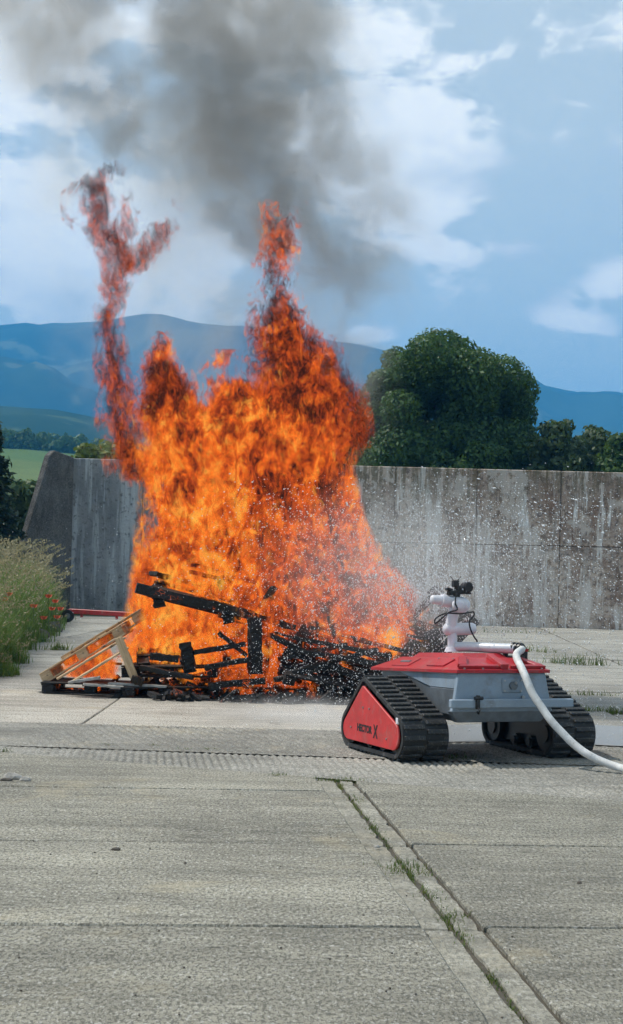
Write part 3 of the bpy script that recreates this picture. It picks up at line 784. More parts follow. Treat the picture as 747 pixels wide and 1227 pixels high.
stone(30, 936, (.045, .03, .03), M_STONE, 'smaller broken chunk right of the pale one at the left edge')
stone(8, 936, (.05, .02, .02), M_SCRAP, 'dark flat scrap left of the pale broken chunk', 'scrap', 'scrap')
stone(62, 757, (.28, .22, .2), M_SCRAP, 'brown clod at the foot of the tall grass below the poppies', 'clod', 'clod')
stone(48, 764, (.22, .18, .14), M_SCRAP, 'smaller brown clod under the grass tips, left of the bigger clod', 'clod', 'clod')
gr = MB()
for k in range(170):
    px, py = (random.uniform(0, 747), random.uniform(965, 1225)) if random.random() < .55 else (random.uniform(0, 420), random.uniform(836, 884))
    g = G(px, py); q = random.uniform(.0025, .007)
    bmesh.ops.create_icosphere(gr.bm, subdivisions=1, radius=q, matrix=Matrix.Translation((g.x, g.y, q * .5)) @ Matrix.Diagonal((1, random.uniform(.6, 1), .7, 1)))
tag(gr.build('grit', M_SCRAP), 'loose grit crumbs scattered over the concrete', 'grit', kind='stuff')

# ------------------------------------------------------------------ robot
M_RED = simple('red_deck_paint', (0.40, 0.016, 0.024), 0.38, var=0.18, vscale=5, dirt=(0.30, 0.05, 0.05))
M_REDP = simple('red_cover_paint', (0.56, 0.035, 0.035), 0.5, var=0.22, vscale=6, dirt=(0.36, 0.08, 0.065))
M_GREY = simple('grey_hull_paint', (0.25, 0.31, 0.375), 0.42, var=0.15, vscale=5, dirt=(0.20, 0.22, 0.235))
M_GREYD = simple('dark_grey_steel', (0.15, 0.17, 0.19), 0.5, 0.3, var=0.3, vscale=9)
M_RUBBER = simple('track_rubber', (0.016, 0.017, 0.018), 0.72, var=0.45, vscale=12, dirt=(0.05, 0.05, 0.05), bump=0.2)
M_TREAD = simple('tread_rubber', (0.020, 0.021, 0.022), 0.6, var=0.4, vscale=20, dirt=(0.085, 0.083, 0.08), bump=0.2)
M_BLACK = simple('black_plastic', (0.013, 0.013, 0.014), 0.4, var=0.3)
M_WHITE = simple('white_arm_paint', (0.76, 0.74, 0.78), 0.35, var=0.06, vscale=6)
M_PIPE = simple('pale_pipe', (0.60, 0.62, 0.65), 0.35, 0.1, var=0.1)
M_STEEL = simple('bare_steel', (0.45, 0.46, 0.47), 0.35, 0.9, var=0.2)
M_TEXT = simple('black_lettering', (0.018, 0.012, 0.012), 0.6, var=0.2)

TH = math.radians(22)
g0 = G(471, 911)
cR, sR = math.cos(TH), math.sin(TH)
RO = Vector((g0.x - (cR * -0.975 - sR * 0.30), g0.y - (sR * -0.975 + cR * 0.30), 0))
robot = empty('firefighting_robot', RO, 'red and grey tracked firefighting robot with white nozzle arm, standing before the fire', 'robot', None, TH)
def RW(p): return RO + Vector((cR * p[0] - sR * p[1], sR * p[0] + cR * p[1], p[2]))

# track belt profile: hull of three wheels in (y, z)
WHEELS = [(0.30, 0.208, 0.182), (1.285, 0.185, 0.160), (0.96, 0.555, 0.098)]
def hull(pts):
    pts = sorted(set(pts)); lo, up = [], []
    for p in pts:
        while len(lo) >= 2 and (lo[-1][0] - lo[-2][0]) * (p[1] - lo[-2][1]) - (lo[-1][1] - lo[-2][1]) * (p[0] - lo[-2][0]) <= 0: lo.pop()
        lo.append(p)
    for p in reversed(pts):
        while len(up) >= 2 and (up[-1][0] - up[-2][0]) * (p[1] - up[-2][1]) - (up[-1][1] - up[-2][1]) * (p[0] - up[-2][0]) <= 0: up.pop()
        up.append(p)
    return lo[:-1] + up[:-1]
def prof(extra, n=120, shrink=0.0):
    pts = []
    for (y, z, r) in WHEELS:
        for k in range(48): a = 2 * PI * k / 48; pts.append((round(y + (r + extra) * math.cos(a), 5), round(z + (r + extra) * math.sin(a), 5)))
    h = hull(pts); h.append(h[0])
    L = [0]
    for a, b in zip(h[:-1], h[1:]): L.append(L[-1] + math.hypot(b[0] - a[0], b[1] - a[1]))
    out = []
    for k in range(n):
        s = L[-1] * k / n; i = max(j for j in range(len(L) - 1) if L[j] <= s); f = (s - L[i]) / (L[i + 1] - L[i] + 1e-9)
        out.append((h[i][0] + (h[i + 1][0] - h[i][0]) * f, h[i][1] + (h[i + 1][1] - h[i][1]) * f))
    return out, L[-1]
TW = 0.44
def belt_mesh():
    o, _ = prof(0.012, 110); i_, _ = prof(-0.018, 110)
    # match by angle: use the same parametrisation
    b = MB(); n = len(o)
    ro = [[(-TW / 2, y, z), (TW / 2, y, z)] for y, z in o]
    cy = sum(p[0] for p in o) / n; cz = sum(p[1] for p in o) / n
    rings = []
    for k in range(n):
        y, z = o[k]; ya, za = o[k - 1]; yb, zb = o[(k + 1) % n]
        ty, tz = yb - ya, zb - za; l = math.hypot(ty, tz); ny, nz = -tz / l, ty / l       # inward
        rings.append([(-TW / 2, y, z), (-TW / 2 + 0.012, y - ny * 0.004, z - nz * 0.004), (TW / 2 - 0.012, y - ny * 0.004, z - nz * 0.004), (TW / 2, y, z),
                      (TW / 2, y + ny * 0.032, z + nz * 0.032), (-TW / 2, y + ny * 0.032, z + nz * 0.032)])
    b.loft(rings, closed=True)
    me = b.build('track', M_RUBBER, None, True); return me
belt0 = belt_mesh(); belt_me = belt0.data; bpy.data.objects.remove(belt0)
tb = MB(); tb.prism([(-0.098, -0.021, 0), (0.098, -0.021, 0), (0.098, 0.021, 0), (-0.098, 0.021, 0)], (0, 0, 0.024), 0.006)
tr0 = tb.build('tread', M_TREAD); tread_me = tr0.data; bpy.data.objects.remove(tr0)
gb_ = MB(); gb_.prism([(-0.012, -0.024, 0), (0.012, -0.024, 0), (0.007, 0.016, 0.03), (-0.007, 0.016, 0.03)], (0, 0.006, 0.004))
OUT, PER = prof(0.014, 400)
NT = 38
for side, xc in ((-1, -0.755), (1, 0.715)):
    tk = bpy.data.objects.new('track', belt_me); tk.location = (xc, 0, 0); link(tk, robot)
    for k in range(NT):
        for h_ in (0, 1):
            f = (k + 0.5 * h_) / NT * 400; i = int(f) % 400
            y, z = OUT[i]; ya, za = OUT[i - 3]; yb, zb = OUT[(i + 3) % 400]
            ty, tz = yb - ya, zb - za; l = math.hypot(ty, tz); ty, tz = ty / l, tz / l; ny, nz = tz, -ty    # outward for ccw
            M = Matrix(((1, 0, 0), (0, ty, ny), (0, tz, nz)))
            o = bpy.data.objects.new('tread', tread_me)
            o.matrix_local = Matrix.Translation((-0.11 + 0.22 * h_, y + ny * -0.002, z + nz * -0.002)) @ M.to_4x4()
            link(o, tk)
    # frame and wheels inside the belt
    fr, _ = prof(-0.05, 60)
    MB().prism([(xc - 0.13, y, z) for y, z in fr], (0.26, 0, 0), 0.0).build('track_frame', M_BLACK, robot)
    inner = xc - side * (TW / 2 - 0.03)
    for (y, z, r) in WHEELS + [(0.58, 0.105, 0.08), (0.86, 0.10, 0.08)]:
        b = MB(); b.cyl((xc - TW / 2 + 0.03, y, z), (xc + TW / 2 - 0.03, y, z), r - 0.022, n=28)
        for sx in (-1, 1): b.cyl((xc + sx * (TW / 2 - 0.032), y, z), (xc + sx * (TW / 2 - 0.012), y, z), r * 0.45, n=14)
        b.build('track_wheel', M_BLACK, robot, True)
    # red triangular cover on the outer face
    cp, _ = prof(-0.058, 90)
    xo = xc + side * (TW / 2 - 0.012)
    cov_ = MB().prism([(xo, y, z) for y, z in cp], (side * 0.022, 0, 0), 0.005).build('track_cover', M_REDP, robot)
    b = MB()
    for (y, z) in ((0.80, 0.40), (0.94, 0.40), (0.42, 0.17), (1.2, 0.2)):
        b = MB(); b.cyl((xo + side * 0.020, y, z), (xo + side * 0.030, y, z), 0.009, n=8); b.build('bolt', M_STEEL, cov_)
    if side == -1:
        xs_ = xo - 0.0235
        def text(s, size, y, z, sx=1.0):
            cu = bpy.data.curves.new('lettering', 'FONT'); cu.body = s; cu.size = size; cu.extrude = 0.0012; cu.offset = 0.004
            cu.align_x = 'LEFT'
            tmp = bpy.data.objects.new('lettering', cu); link(tmp)
            dg = bpy.context.evaluated_depsgraph_get(); me = bpy.data.meshes.new_from_object(tmp.evaluated_get(dg))
            bpy.data.objects.remove(tmp); me.materials.clear(); me.materials.append(M_TEXT)
            o = link(bpy.data.objects.new('lettering', me), cov_)
            # reads along -y when seen from -x
            o.matrix_local = Matrix.Translation((xs_, y, z)) @ Matrix(((0, 0, -1), (-1, 0, 0), (0, 1, 0))).to_4x4() @ Matrix.Diagonal((sx, 1, 1, 1))
        text('HECTOR', 0.088, 1.06, 0.185, 0.92)
        text('X', 0.165, 0.70, 0.155, 0.75)
        MB().box((xo - 0.005, 0.235, 0.345), (0.02, 0.05, 0.06), None, 0.006).build('chipped_bracket', M_WHITE, robot)

BX = -0.085   # body centre
HW = 0.425
def rect(x0, x1, y0, y1, z): return [(x0, y0, z), (x1, y0, z), (x1, y1, z), (x0, y1, z)]
MB().loft([rect(BX - .36, BX + .36, .10, 1.50, .34), rect(BX - .40, BX + .40, .06, 1.58, .40), rect(BX - .42, BX + .42, .04, 1.60, .775)]).build('hull', M_GREYD, robot)
# front plate with folded edges
MB().prism([(BX - HW, 0, .775), (BX + HW, 0, .775), (BX + HW + .05, -.02, .50), (BX + HW + .07, -.02, .44), (BX - HW - .07, -.02, .44), (BX - HW - .05, -.02, .50)], (0, .05, 0), .006).build('front_plate', M_GREY, robot)
MB().prism([(BX - HW - .07, -.015, .445), (BX + HW + .07, -.015, .445), (BX + .40, .02, .345), (BX - .42, .02, .345)], (0, .08, 0), .006).build('lower_front_plate', M_GREYD, robot)
for sx in (-1, 1):
    x = BX + sx * (HW - 0.02)
    MB().prism([(x, .0, .775), (x, .0, .635), (x, .56, .635), (x, 1.2, .765), (x, 1.64, .775)], (sx * .02, 0, 0), .004).build('fender', M_GREY, robot)
    MB().prism([(BX + sx * .43, .03, .63), (BX + sx * .43, .55, .63), (BX + sx * .41, .45, .40), (BX + sx * .41, .03, .40)], (-sx * .02, 0, 0), .003).build('side_plate', M_GREYD, robot)
# bumper bar across the front
bar = MB().box((-0.02, -.065, .515), (1.20, .06, .075), None, .008).build('bumper_bar', M_GREY, robot)
for xx in (-.50, .44): MB().box((xx, -.03, .515), (.05, .06, .05), None, .004).build('bar_bracket', M_GREYD, robot)
b = MB(); b.box((-.375, -.105, .53), (.035, .03, .12), None, .006); b.cyl((-.41, -.11, .565), (-.33, -.11, .565), .016, n=10)
b.tube([(-.375, -.115, .485), (-.375, -.145, .46), (-.375, -.125, .435), (-.375, -.10, .445)], .010, 8); b.build('tow_hook', M_BLACK, robot, True)
# sensor plate and bolts on the front
pl = MB().box((BX + .09, -.012, .665), (.20, .024, .125), None, .008).build('sensor_plate', M_GREY, robot)
MB().cyl((BX + .09, -.022, .665), (BX + .09, -.052, .665), .036, n=18).build('sensor_lens', M_GREYD, pl, True)
MB().cyl((BX + .105, -.052, .69), (BX + .105, -.060, .69), .014, n=10).build('bolt', M_STEEL, pl)
for dx, dz in ((-.08, .045), (.08, .045), (-.08, -.045), (.08, -.045)):
    MB().cyl((BX + .09 + dx, -.02, .665 + dz), (BX + .09 + dx, -.032, .665 + dz), .009, n=6).build('bolt', M_STEEL, pl)
MB().cyl((BX + .19, -.01, .565), (BX + .19, -.045, .565), .016, n=8).build('drain_plug', M_STEEL, robot)

# red deck cover
b = MB()
b.loft([rect(BX - HW - .03, BX + HW + .03, -.03, 1.78, .776), rect(BX - HW - .03, BX + HW + .03, -.03, 1.78, .802),
        rect(BX - .25, BX + .26, .30, 1.52, .905)])
deck = b.build('deck_cover', M_RED, robot)
dm = deck
MB().loft([rect(BX - .21, BX + .25, .34, 1.40, .895), rect(BX - .17, BX + .20, .42, 1.32, .945)]).build('raised_deck', M_RED, robot)
# hatches on the left slope: local frame of the slope
A_, B_ = Vector((BX - HW - .03, 0, .802)), Vector((BX - .25, 0, .905))
sl_ = (B_ - A_); sln = Vector((-sl_.z, 0, sl_.x)).normalized(); slu = sl_.normalized(); ang = math.atan2(sl_.z, sl_.x)
Rs = Matrix.Rotation(-ang, 3, 'Y')
def on_slope(y, f): return A_ + sl_ * f + Vector((0, y, 0))
MB().box(on_slope(.50, .52) + sln * .006, (.13, .34, .014), Rs, .004).build('hatch', M_RED, robot)
MB().box(on_slope(1.22, .52) + sln * .004, (.15, .36, .010), Rs, .004).build('hatch', M_RED, robot)
MB().box(on_slope(1.22, .52) + sln * .011, (.03, .20, .008), Rs, .002).build('hatch_grip', M_GREYD, robot)
for yy in (.36, .64): MB().cyl(on_slope(yy, .78) + sln * .010, on_slope(yy, .78) + sln * .018, .010, n=8).build('bolt', M_STEEL, robot)
# ribs and scoops of the front slope
A2, B2_ = Vector((0, -.03, .802)), Vector((0, .30, .905)); s2 = B2_ - A2
n2 = Vector((0, -s2.z, s2.y)).normalized()
def fr_(x, f, h=0.0): return Vector((x, 0, 0)) + A2 + s2 * f + n2 * h
def plate(x0, x1, f0, f1, h, x0t=None, x1t=None, name='deck_rib'):
    q = [fr_(x0, f0, -.004), fr_(x1, f0, -.004), fr_(x1t if x1t is not None else x1, f1, -.004), fr_(x0t if x0t is not None else x0, f1, -.004)]
    return MB().prism(q, n2 * h, .004).build(name, M_RED, robot)
plate(BX - .43, BX - .03, .10, .22, .030, BX - .40, BX - .04)
plate(BX - .03, BX + .05, .06, .95, .048, BX - .015, BX + .045)
plate(BX + .08, BX + .43, .10, .22, .030, BX + .09, BX + .40)
plate(BX - .42, BX - .33, .22, .90, .032, BX - .30, BX - .22)
plate(BX + .34, BX + .42, .22, .90, .030, BX + .24, BX + .30)
for (x, f) in ((BX - .38, .05), (BX - .2, .05), (BX + .2, .05), (BX + .38, .05)): MB().cyl(fr_(x, f, 0), fr_(x, f, .010), .010, n=8).build('bolt', M_STEEL, robot)
# emergency stop on the right edge of the deck
b = MB(); b.box((BX + .36, .42, .875), (.07, .22, .10), None, .01); b.box((BX + .41, .36, .92), (.05, .06, .09), None, .008); b.box((BX + .33, .56, .90), (.04, .05, .12), None, .008)
es = b.build('stop_bracket', M_BLACK, robot)
MB().cyl((BX + .42, .36, .96), (BX + .42, .36, .985), .030, .034, n=16).build('stop_button', M_RED, es, True)

# nozzle arm
MX, MY = -.15, .84
arm = MB().cyl((MX, MY, .955), (MX, MY, 1.005), .075, .065, n=24).build('arm_base', M_WHITE, robot, True)
b = MB(); b.cyl((MX, MY, 1.0), (MX - .01, MY, 1.19), .048, .044, n=20); b.build('arm_column', M_WHITE, robot, True)
b = MB(); b.cyl((MX - .06, MY, 1.185), (MX + .21, MY, 1.19), .062, n=22); b.sph((MX + .21, MY, 1.19), .062, (.5, 1, 1), 18); b.sph((MX - .06, MY, 1.185), .062, (.8, 1, 1), 18)
b.cyl((MX + .19, MY, 1.19), (MX + .235, MY, 1.19), .052, n=20); b.build('shoulder_joint', M_WHITE, robot, True)
b = MB(); b.cyl((MX - .03, MY, 1.19), (MX + .0, MY - .02, 1.40), .060, .054, n=20); b.build('upper_arm', M_WHITE, robot, True)
b = MB(); b.sph((MX + .075, MY, 1.43), .105, (1.0, .8, .82), 24); b.cyl((MX + .05, MY, 1.45), (MX - .12, MY, 1.475), .068, .058, n=22); b.cyl((MX - .11, MY, 1.474), (MX - .14, MY, 1.478), .066, n=22)
b.build('elbow_joint', M_WHITE, robot, True)
b = MB(); b.cyl((MX + .0, MY - .09, 1.425), (MX + .0, MY - .125, 1.425), .066, .060, n=22); b.sph((MX + .0, MY - .12, 1.425), .058, (1, .4, 1), 18); b.build('joint_cap', M_WHITE, robot, True)
noz = MB().cyl((MX - .13, MY, 1.477), (MX - .225, MY + .02, 1.485), .050, .043, n=22); noz.sph((MX - .225, MY + .02, 1.485), .043, (.5, 1, 1), 16)
noz = noz.build('spray_nozzle', M_WHITE, robot, True)
b = MB(); b.box((MX + .0, MY - .03, 1.555), (.17, .08, .045), Matrix.Rotation(math.radians(-6), 3, 'Y'), .012); b.box((MX - .07, MY - .03, 1.585), (.07, .06, .03), Matrix.Rotation(math.radians(14), 3, 'Y'), .008)
b.box((MX + .03, MY - .03, 1.60), (.05, .06, .05), None, .008); b.box((MX + .02, MY - .02, 1.535), (.06, .05, .05), None, .005)
cam_o = b.build('camera_head', M_BLACK, robot)
MB().box((MX - .0, MY - .03, 1.645), (.065, .06, .07), None, .008).build('lidar_block', M_BLACK, cam_o)
b = MB(); b.cyl((MX + .0, MY - .03, 1.57), (MX + .0, MY - .03, 1.64), .012, n=8); b.build('camera_post', M_BLACK, cam_o)
b = MB(); b.cyl((MX + .125, MY - .07, 1.61), (MX + .125, MY + .01, 1.61), .056, n=28); b.cyl((MX + .125, MY - .082, 1.61), (MX + .125, MY - .07, 1.61), .044, .056, n=28); b.build('camera_lens', M_BLACK, cam_o, True)
MB().box((MX + .10, MY - .03, 1.55), (.13, .07, .02), None, .004).build('lens_shelf', M_BLACK, cam_o)
for k, a in enumerate((-.5, .5)):
    b = MB(); b.tube([(MX + .03 * a, MY - .03, 1.67), (MX + .12 * a, MY - .03, 1.72)], .004, 6); b.build('antenna', M_BLACK, cam_o)
def cable(pts, r=.008):
    MB().tube(spline(pts, 8), r, 8).build('cable', M_BLACK, robot, True)
cable([(MX - .02, MY - .10, 1.55), (MX - .05, MY - .13, 1.45), (MX - .03, MY - .14, 1.38), (MX - .12, MY - .14, 1.35), (MX - .21, MY - .12, 1.27), (MX - .25, MY - .1, 1.24), (MX - .24, MY - .1, 1.29), (MX - .14, MY - .12, 1.34), (MX + .02, MY - .14, 1.34), (MX + .16, MY - .12, 1.36)])
cable([(MX + .16, MY - .12, 1.36), (MX + .17, MY - .12, 1.33), (MX + .12, MY - .12, 1.26), (MX + .14, MY - .11, 1.18), (MX + .19, MY - .1, 1.10), (MX + .23, MY - .08, 1.06), (MX + .22, MY - .08, .96)])
# water pipe on the deck to the hose coupling
PX = Vector((.22, .30, .985))
MB().tube(spline([(MX + .02, MY - .04, 1.0), (MX + .10, MY - .16, 1.0), (MX + .24, MY - .38, .99), tuple(PX)], 6), .045, 16).build('water_pipe', M_PIPE, robot, True)

# the deck dips slightly towards the rear and the arm sits low on it
for o in list(robot.children) + [c for q in robot.children for c in q.children]:
    if o.type != 'MESH' or o.name.split('.')[0] in ('track', 'tread', 'lettering', 'track_frame', 'track_wheel', 'track_cover', 'chipped_bracket', 'bumper_bar', 'bar_bracket', 'tow_hook', 'front_plate', 'lower_front_plate', 'sensor_plate', 'sensor_lens', 'drain_plug'): continue
    if o.parent.name.split('.')[0] in ('track_cover', 'sensor_plate'): continue
    pipe = o.name.startswith('water_pipe')
    for v in o.data.vertices:
        x_, y_, z_ = v.co
        if z_ > 1.0 and not pipe: z_ = .955 + (z_ - .955) * .9; v.co.x = MX + (x_ - MX) * .92; v.co.y = MY + (y_ - MY) * .92
        v.co.z = z_ - .052 * max(0, y_) * min(1, max(0, (z_ - .45) / .33))
PX.z -= .012

# hose: leaves the coupling, drops over the front and runs off to the right
c0_ = RW(PX)
hp = [c0_ + Vector((-.03, .015, .0)), c0_ + Vector((.035, -.04, -.004)), P(619, 786, 14.70), P(628, 806, 14.46), P(638, 830, 14.36), P(649, 847, 14.30), P(661, 864, 14.24), P(673, 877, 14.2), P(687, 891, 14.15), P(703, 903, 14.08)]
hp.append(P(724, 913.5, 14.02))
for px, py in ((750, 922), (790, 930), (880, 940), (1000, 946)):
    g = G(px, py + 5); g.z = .036; hp.append(g)
def hose_mat():
    m, t = newmat('white_fire_hose')
    p = t.n('ShaderNodeNewGeometry').outputs['Position']
    n1 = t.noise(p, 9, 5, 0.65); n2 = t.noise(p, 140, 2, 0.6)
    c = t.mix(t.sstep(n1, 0.4, 0.65), (0.52, 0.52, 0.51), (0.68, 0.68, 0.67))
    c = t.mix(t.m('MULTIPLY', t.sstep(t.noise(p, 22, 5, .7), .58, .7), .6), c, (0.25, 0.24, 0.22))
    finish(t, t.n('ShaderNodeBsdfPrincipled', {'Base Color': c, 'Roughness': 0.6}), n2, 0.4, 0.004); return m
M_HOSE = hose_mat()
hose = empty('fire_hose', RO, 'thick white fire hose from the robot deck down to the ground at right', 'hose')
ho = MB().tube(spline([p - RO for p in hp], 10), .0335, 16).build('hose', M_HOSE, hose, True)
b = MB(); a_ = c0_ - RO
dd = (hp[1] - hp[0]).normalized()
for s_ in (-.035, .0, .035): b.cyl(a_ + dd * (s_ - .008) + Vector((0, 0, .0)), a_ + dd * (s_ + .010), .052, n=22)
b.cyl(a_ - dd * .05, a_ + dd * .06, .044, n=22)
b.build('coupling', M_BLACK, hose, True)

# ------------------------------------------------------------------ pallets
def wood_mat(name, c1, c2, burn=0.0, rough=0.8):
    m, t = newmat(name)
    oc = t.n('ShaderNodeTexCoord').outputs['Object']; rnd = t.n('ShaderNodeObjectInfo').outputs['Random']
    q = t.vm('ADD', t.scale(oc, (1.4, 16, 16)), t.vm('SCALE', (1, 1, 1), t.m('MULTIPLY', rnd, 30)))
    n1 = t.noise(q, 2.0, 5, 0.65, 0.6); n2 = t.noise(oc, 5, 5, 0.7)
    c = t.mix(t.sstep(n1, 0.35, 0.68), c1, c2)
    c = t.vm('SCALE', c, t.m('ADD', 0.8, t.m('MULTIPLY', rnd, 0.4)))
    if burn: c = t.mix(t.m('MULTIPLY', t.sstep(n2, 0.62 - burn * 0.35, 0.72 - burn * 0.3), 0.92), c, (0.012, 0.010, 0.009))
    h = t.m('ADD', n1, n2)
    finish(t, t.n('ShaderNodeBsdfPrincipled', {'Base Color': c, 'Roughness': rough, 'Specular IOR Level': 0.3}), h, 0.5, 0.012); return m
M_WOOD = wood_mat('fresh_pallet_wood', (0.40, 0.27, 0.15), (0.58, 0.42, 0.26), 0.05)
M_SINGE = wood_mat('singed_pallet_wood', (0.26, 0.16, 0.09), (0.36, 0.24, 0.14), 0.65)
def char_mat():
    m, t = newmat('charred_wood')
    oc = t.n('ShaderNodeTexCoord').outputs['Object']; rnd = t.n('ShaderNodeObjectInfo').outputs['Random']
    q = t.vm('ADD', oc, t.vm('SCALE', (1, 1, 1), t.m('MULTIPLY', rnd, 9)))
    v = t.n('ShaderNodeTexVoronoi', {'Vector': t.scale(q, (0.7, 1, 1)), 'Scale': 26.0}, feature='DISTANCE_TO_EDGE').outputs[0]
    n1 = t.noise(q, 9, 5, 0.7)
    c = t.mix(t.sstep(n1, 0.55, 0.75), (0.010, 0.009, 0.0085), (0.055, 0.052, 0.05))
    crack = t.m('MULTIPLY', t.m('SUBTRACT', 1, t.sstep(v, 0.0, 0.07)), t.sstep(t.noise(q, 2.2, 3, 0.6), 0.62, 0.74))
    b = t.n('ShaderNodeBsdfPrincipled', {'Base Color': c, 'Roughness': 0.62, 'Specular IOR Level': 0.4, 'Emission Color': (1.0, 0.16, 0.012), 'Emission Strength': t.m('MULTIPLY', crack, 1.4)})
    finish(t, b, t.m('ADD', t.sstep(v, 0, .12), n1), 0.7, 0.012); return m
M_CHAR = char_mat()

# one pallet of real dimensions: 5 deck boards, 3 stringer boards, 9 blocks, 3 skids (local x 1.2, y 0.8, z 0.144)
def piece(name, s, m=M_WOOD, rough=0.0):
    o = MB().box((0, 0, 0), s, None, .004).build(name, m); me = o.data; bpy.data.objects.remove(o); return me
PM = {}
for key, m in (('fresh', M_WOOD), ('singed', M_SINGE), ('char', M_CHAR)):
    k_ = 0.92 if key == 'char' else 1.0
    PM[key] = dict(board=piece('board', (1.2, .145, .022 * k_), m), narrow=piece('board', (1.2, .10, .022 * k_), m), cross=piece('cross_board', (.145, .8, .022 * k_), m),
                   block=piece('block', (.145, .145 * k_, .078), m), mid=piece('block', (.145, .10, .078), m), skid=piece('skid', (1.2, .10, .022), m))
def pallet(loc, rot, key, label, skip=(), name='wooden_pallet'):
    root = empty(name, loc, label, 'pallet', 'burning pallets of the bonfire'); root.rotation_euler = rot
    m = PM[key]; k = 0
    def add(kind, nm, p):
        nonlocal k
        k += 1
        if k in skip: return
        o = bpy.data.objects.new(nm, m[kind]); j = .008 if key == 'char' else .003
        o.location = Vector(p) + Vector((random.uniform(-j, j) * 2, random.uniform(-j, j), 0))
        o.rotation_euler = (0, random.uniform(-.01, .01) * (j / .004), random.uniform(-.012, .012) * (j / .004)); link(o, root)
    for y, kd in ((-.3275, 'board'), (-.185, 'narrow'), (0, 'board'), (.185, 'narrow'), (.3275, 'board')): add(kd, 'board', (0, y, .133))
    for x in (-.5275, 0, .5275): add('cross', 'cross_board', (x, 0, .111))
    for x in (-.5275, 0, .5275):
        for y, kd in ((-.3275, 'block'), (0, 'block'), (.3275, 'block')): add(kd, 'block', (x, y, .061))
    for y in (-.35, 0, .35): add('skid', 'skid', (0, y, .011))
    return root
def pal_px(px, py, Y, tilt, key, label, pitch=0, yaw=0, skip=(), zc=None):
    """px,py = where the pallet's centre shows; tilt in the upright plane, pitch about its length"""
    c = P(px, py, Y)
    R = Matrix.Rotation(math.radians(yaw), 3, 'Z') @ Matrix.Rotation(math.radians(-tilt), 3, 'Y') @ Matrix.Rotation(math.radians(pitch), 3, 'X')
    if zc is not None: c.z = zc
    loc = c - R @ Vector((0, 0, .072))
    return pallet(loc, R.to_euler(), key, label, skip)
pal_px(105, 781, 21.3, 33, 'fresh', 'clean pale pallet leaning on the left edge of the bonfire, lower of the leaning pair', pitch=2, yaw=-3)
pal_px(130, 761, 21.7, 32, 'fresh', 'clean pale pallet leaning above the other one at the left edge of the bonfire', pitch=4, yaw=-6)
pal_px(114, 812, 21.1, 0, 'char', 'black flat pallet on the ground under the pale leaning pair', yaw=-4, zc=.075)
pal_px(205, 818, 20.8, 0, 'char', 'charred pallet lowest in the pile, just right of the steep one', yaw=5, zc=.075)
pal_px(211, 803, 21.0, 2, 'char', 'charred pallet second from the ground in the left pile', yaw=-8)
pal_px(222, 788, 21.2, 5, 'char', 'tilted charred pallet topmost of the left pile', yaw=6, pitch=8, skip=(1, 2))
pal_px(318, 822, 21.0, 1, 'char', 'charred pallet flat on the ground in the middle of the pile', yaw=-12, zc=.078)
pal_px(291, 806, 21.35, 8, 'char', 'charred pallet lying crooked across the middle of the pile', yaw=14, pitch=-6)
pal_px(240, 716, 21.15, -13, 'char', 'black slatted pallet behind the high jutting beam', pitch=10, yaw=-3, skip=(2, 4))
pal_px(318, 744, 21.3, -14, 'char', 'black pallet behind the upright one, carrying on the line of the high jutting pallet', pitch=6, yaw=4, skip=(1, 2, 3))
pal_px(405, 786, 20.9, -19, 'char', 'black pallet sloping down to the right behind the near track', pitch=32, yaw=-10, skip=(2,))
pal_px(392, 812, 20.7, -10, 'char', 'collapsed black pallet on the heap left of the robot', pitch=18, yaw=12, skip=(4, 18))
pal_px(464, 765, 21.5, -17, 'singed', 'glowing pallet with wide open slats at the right edge of the flames', pitch=50, yaw=-6, skip=(2, 4))
pal_px(440, 790, 21.2, -14, 'char', 'black pallet just above the red deck of the robot at its left', pitch=25, yaw=8, skip=(2,))
pal_px(510, 762, 21.8, 46, 'char', 'black pallet end sticking up behind the robot deck, rightmost of the bonfire', pitch=55, yaw=10, skip=(3, 4, 5))
# single charred boards and sticks
def stick(px0, py0, px1, py1, Y0, Y1, w_, t_, m, label, name='charred_board', cat='board', grp='loose boards of the bonfire'):
    a, b_ = P(px0, py0, Y0), P(px1, py1, Y1); a.z = max(a.z, .03); b_.z = max(b_.z, .03)
    d = b_ - a; M = d.to_track_quat('X', 'Z').to_matrix()
    bb = MB(); bb.box((0, 0, 0), (d.length, w_, t_), None, .005)
    bmesh.ops.subdivide_edges(bb.bm, edges=[e for e in bb.bm.edges if e.calc_length() > d.length * .8], cuts=8)
    for v in bb.bm.verts: v.co += Vector((0, random.uniform(-1, 1), random.uniform(-1, 1))) * min(w_, t_) * .12
    o = bb.build(name, m); o.matrix_world = Matrix.Translation((a + b_) / 2) @ M.to_4x4(); tag(o, label, cat, grp)
S = stick
S(142, 764, 161, 812, 20.5, 20.5, .05, .10, M_WOOD, 'pale board edge standing slanted beside the leaning pale pallets')
S(158, 813, 172, 818, 20.45, 20.45, .13, .09, M_SINGE, 'singed wooden block at the foot of the slanted pale board', 'wooden_block', 'wood block')
S(163, 704, 303, 738, 20.62, 20.8, .30, .115, M_CHAR, 'thick black beam jutting out high at left from the flames', 'charred_beam', 'beam')
S(189, 712, 192, 728, 20.6, 20.6, .14, .13, M_CHAR, 'black block hanging under the outer end of the high jutting beam', 'charred_block', 'wood block')
S(272, 732, 275, 747, 20.7, 20.7, .14, .13, M_CHAR, 'black block hanging under the inner end of the high jutting beam', 'charred_block', 'wood block')
S(183, 687, 203, 693, 21.0, 21.2, .16, .05, M_CHAR, 'short thick black board end at the top left of the burning heap')
S(231, 677, 272, 688, 20.9, 21.2, .10, .05, M_CHAR, 'topmost thin black board above the heap')
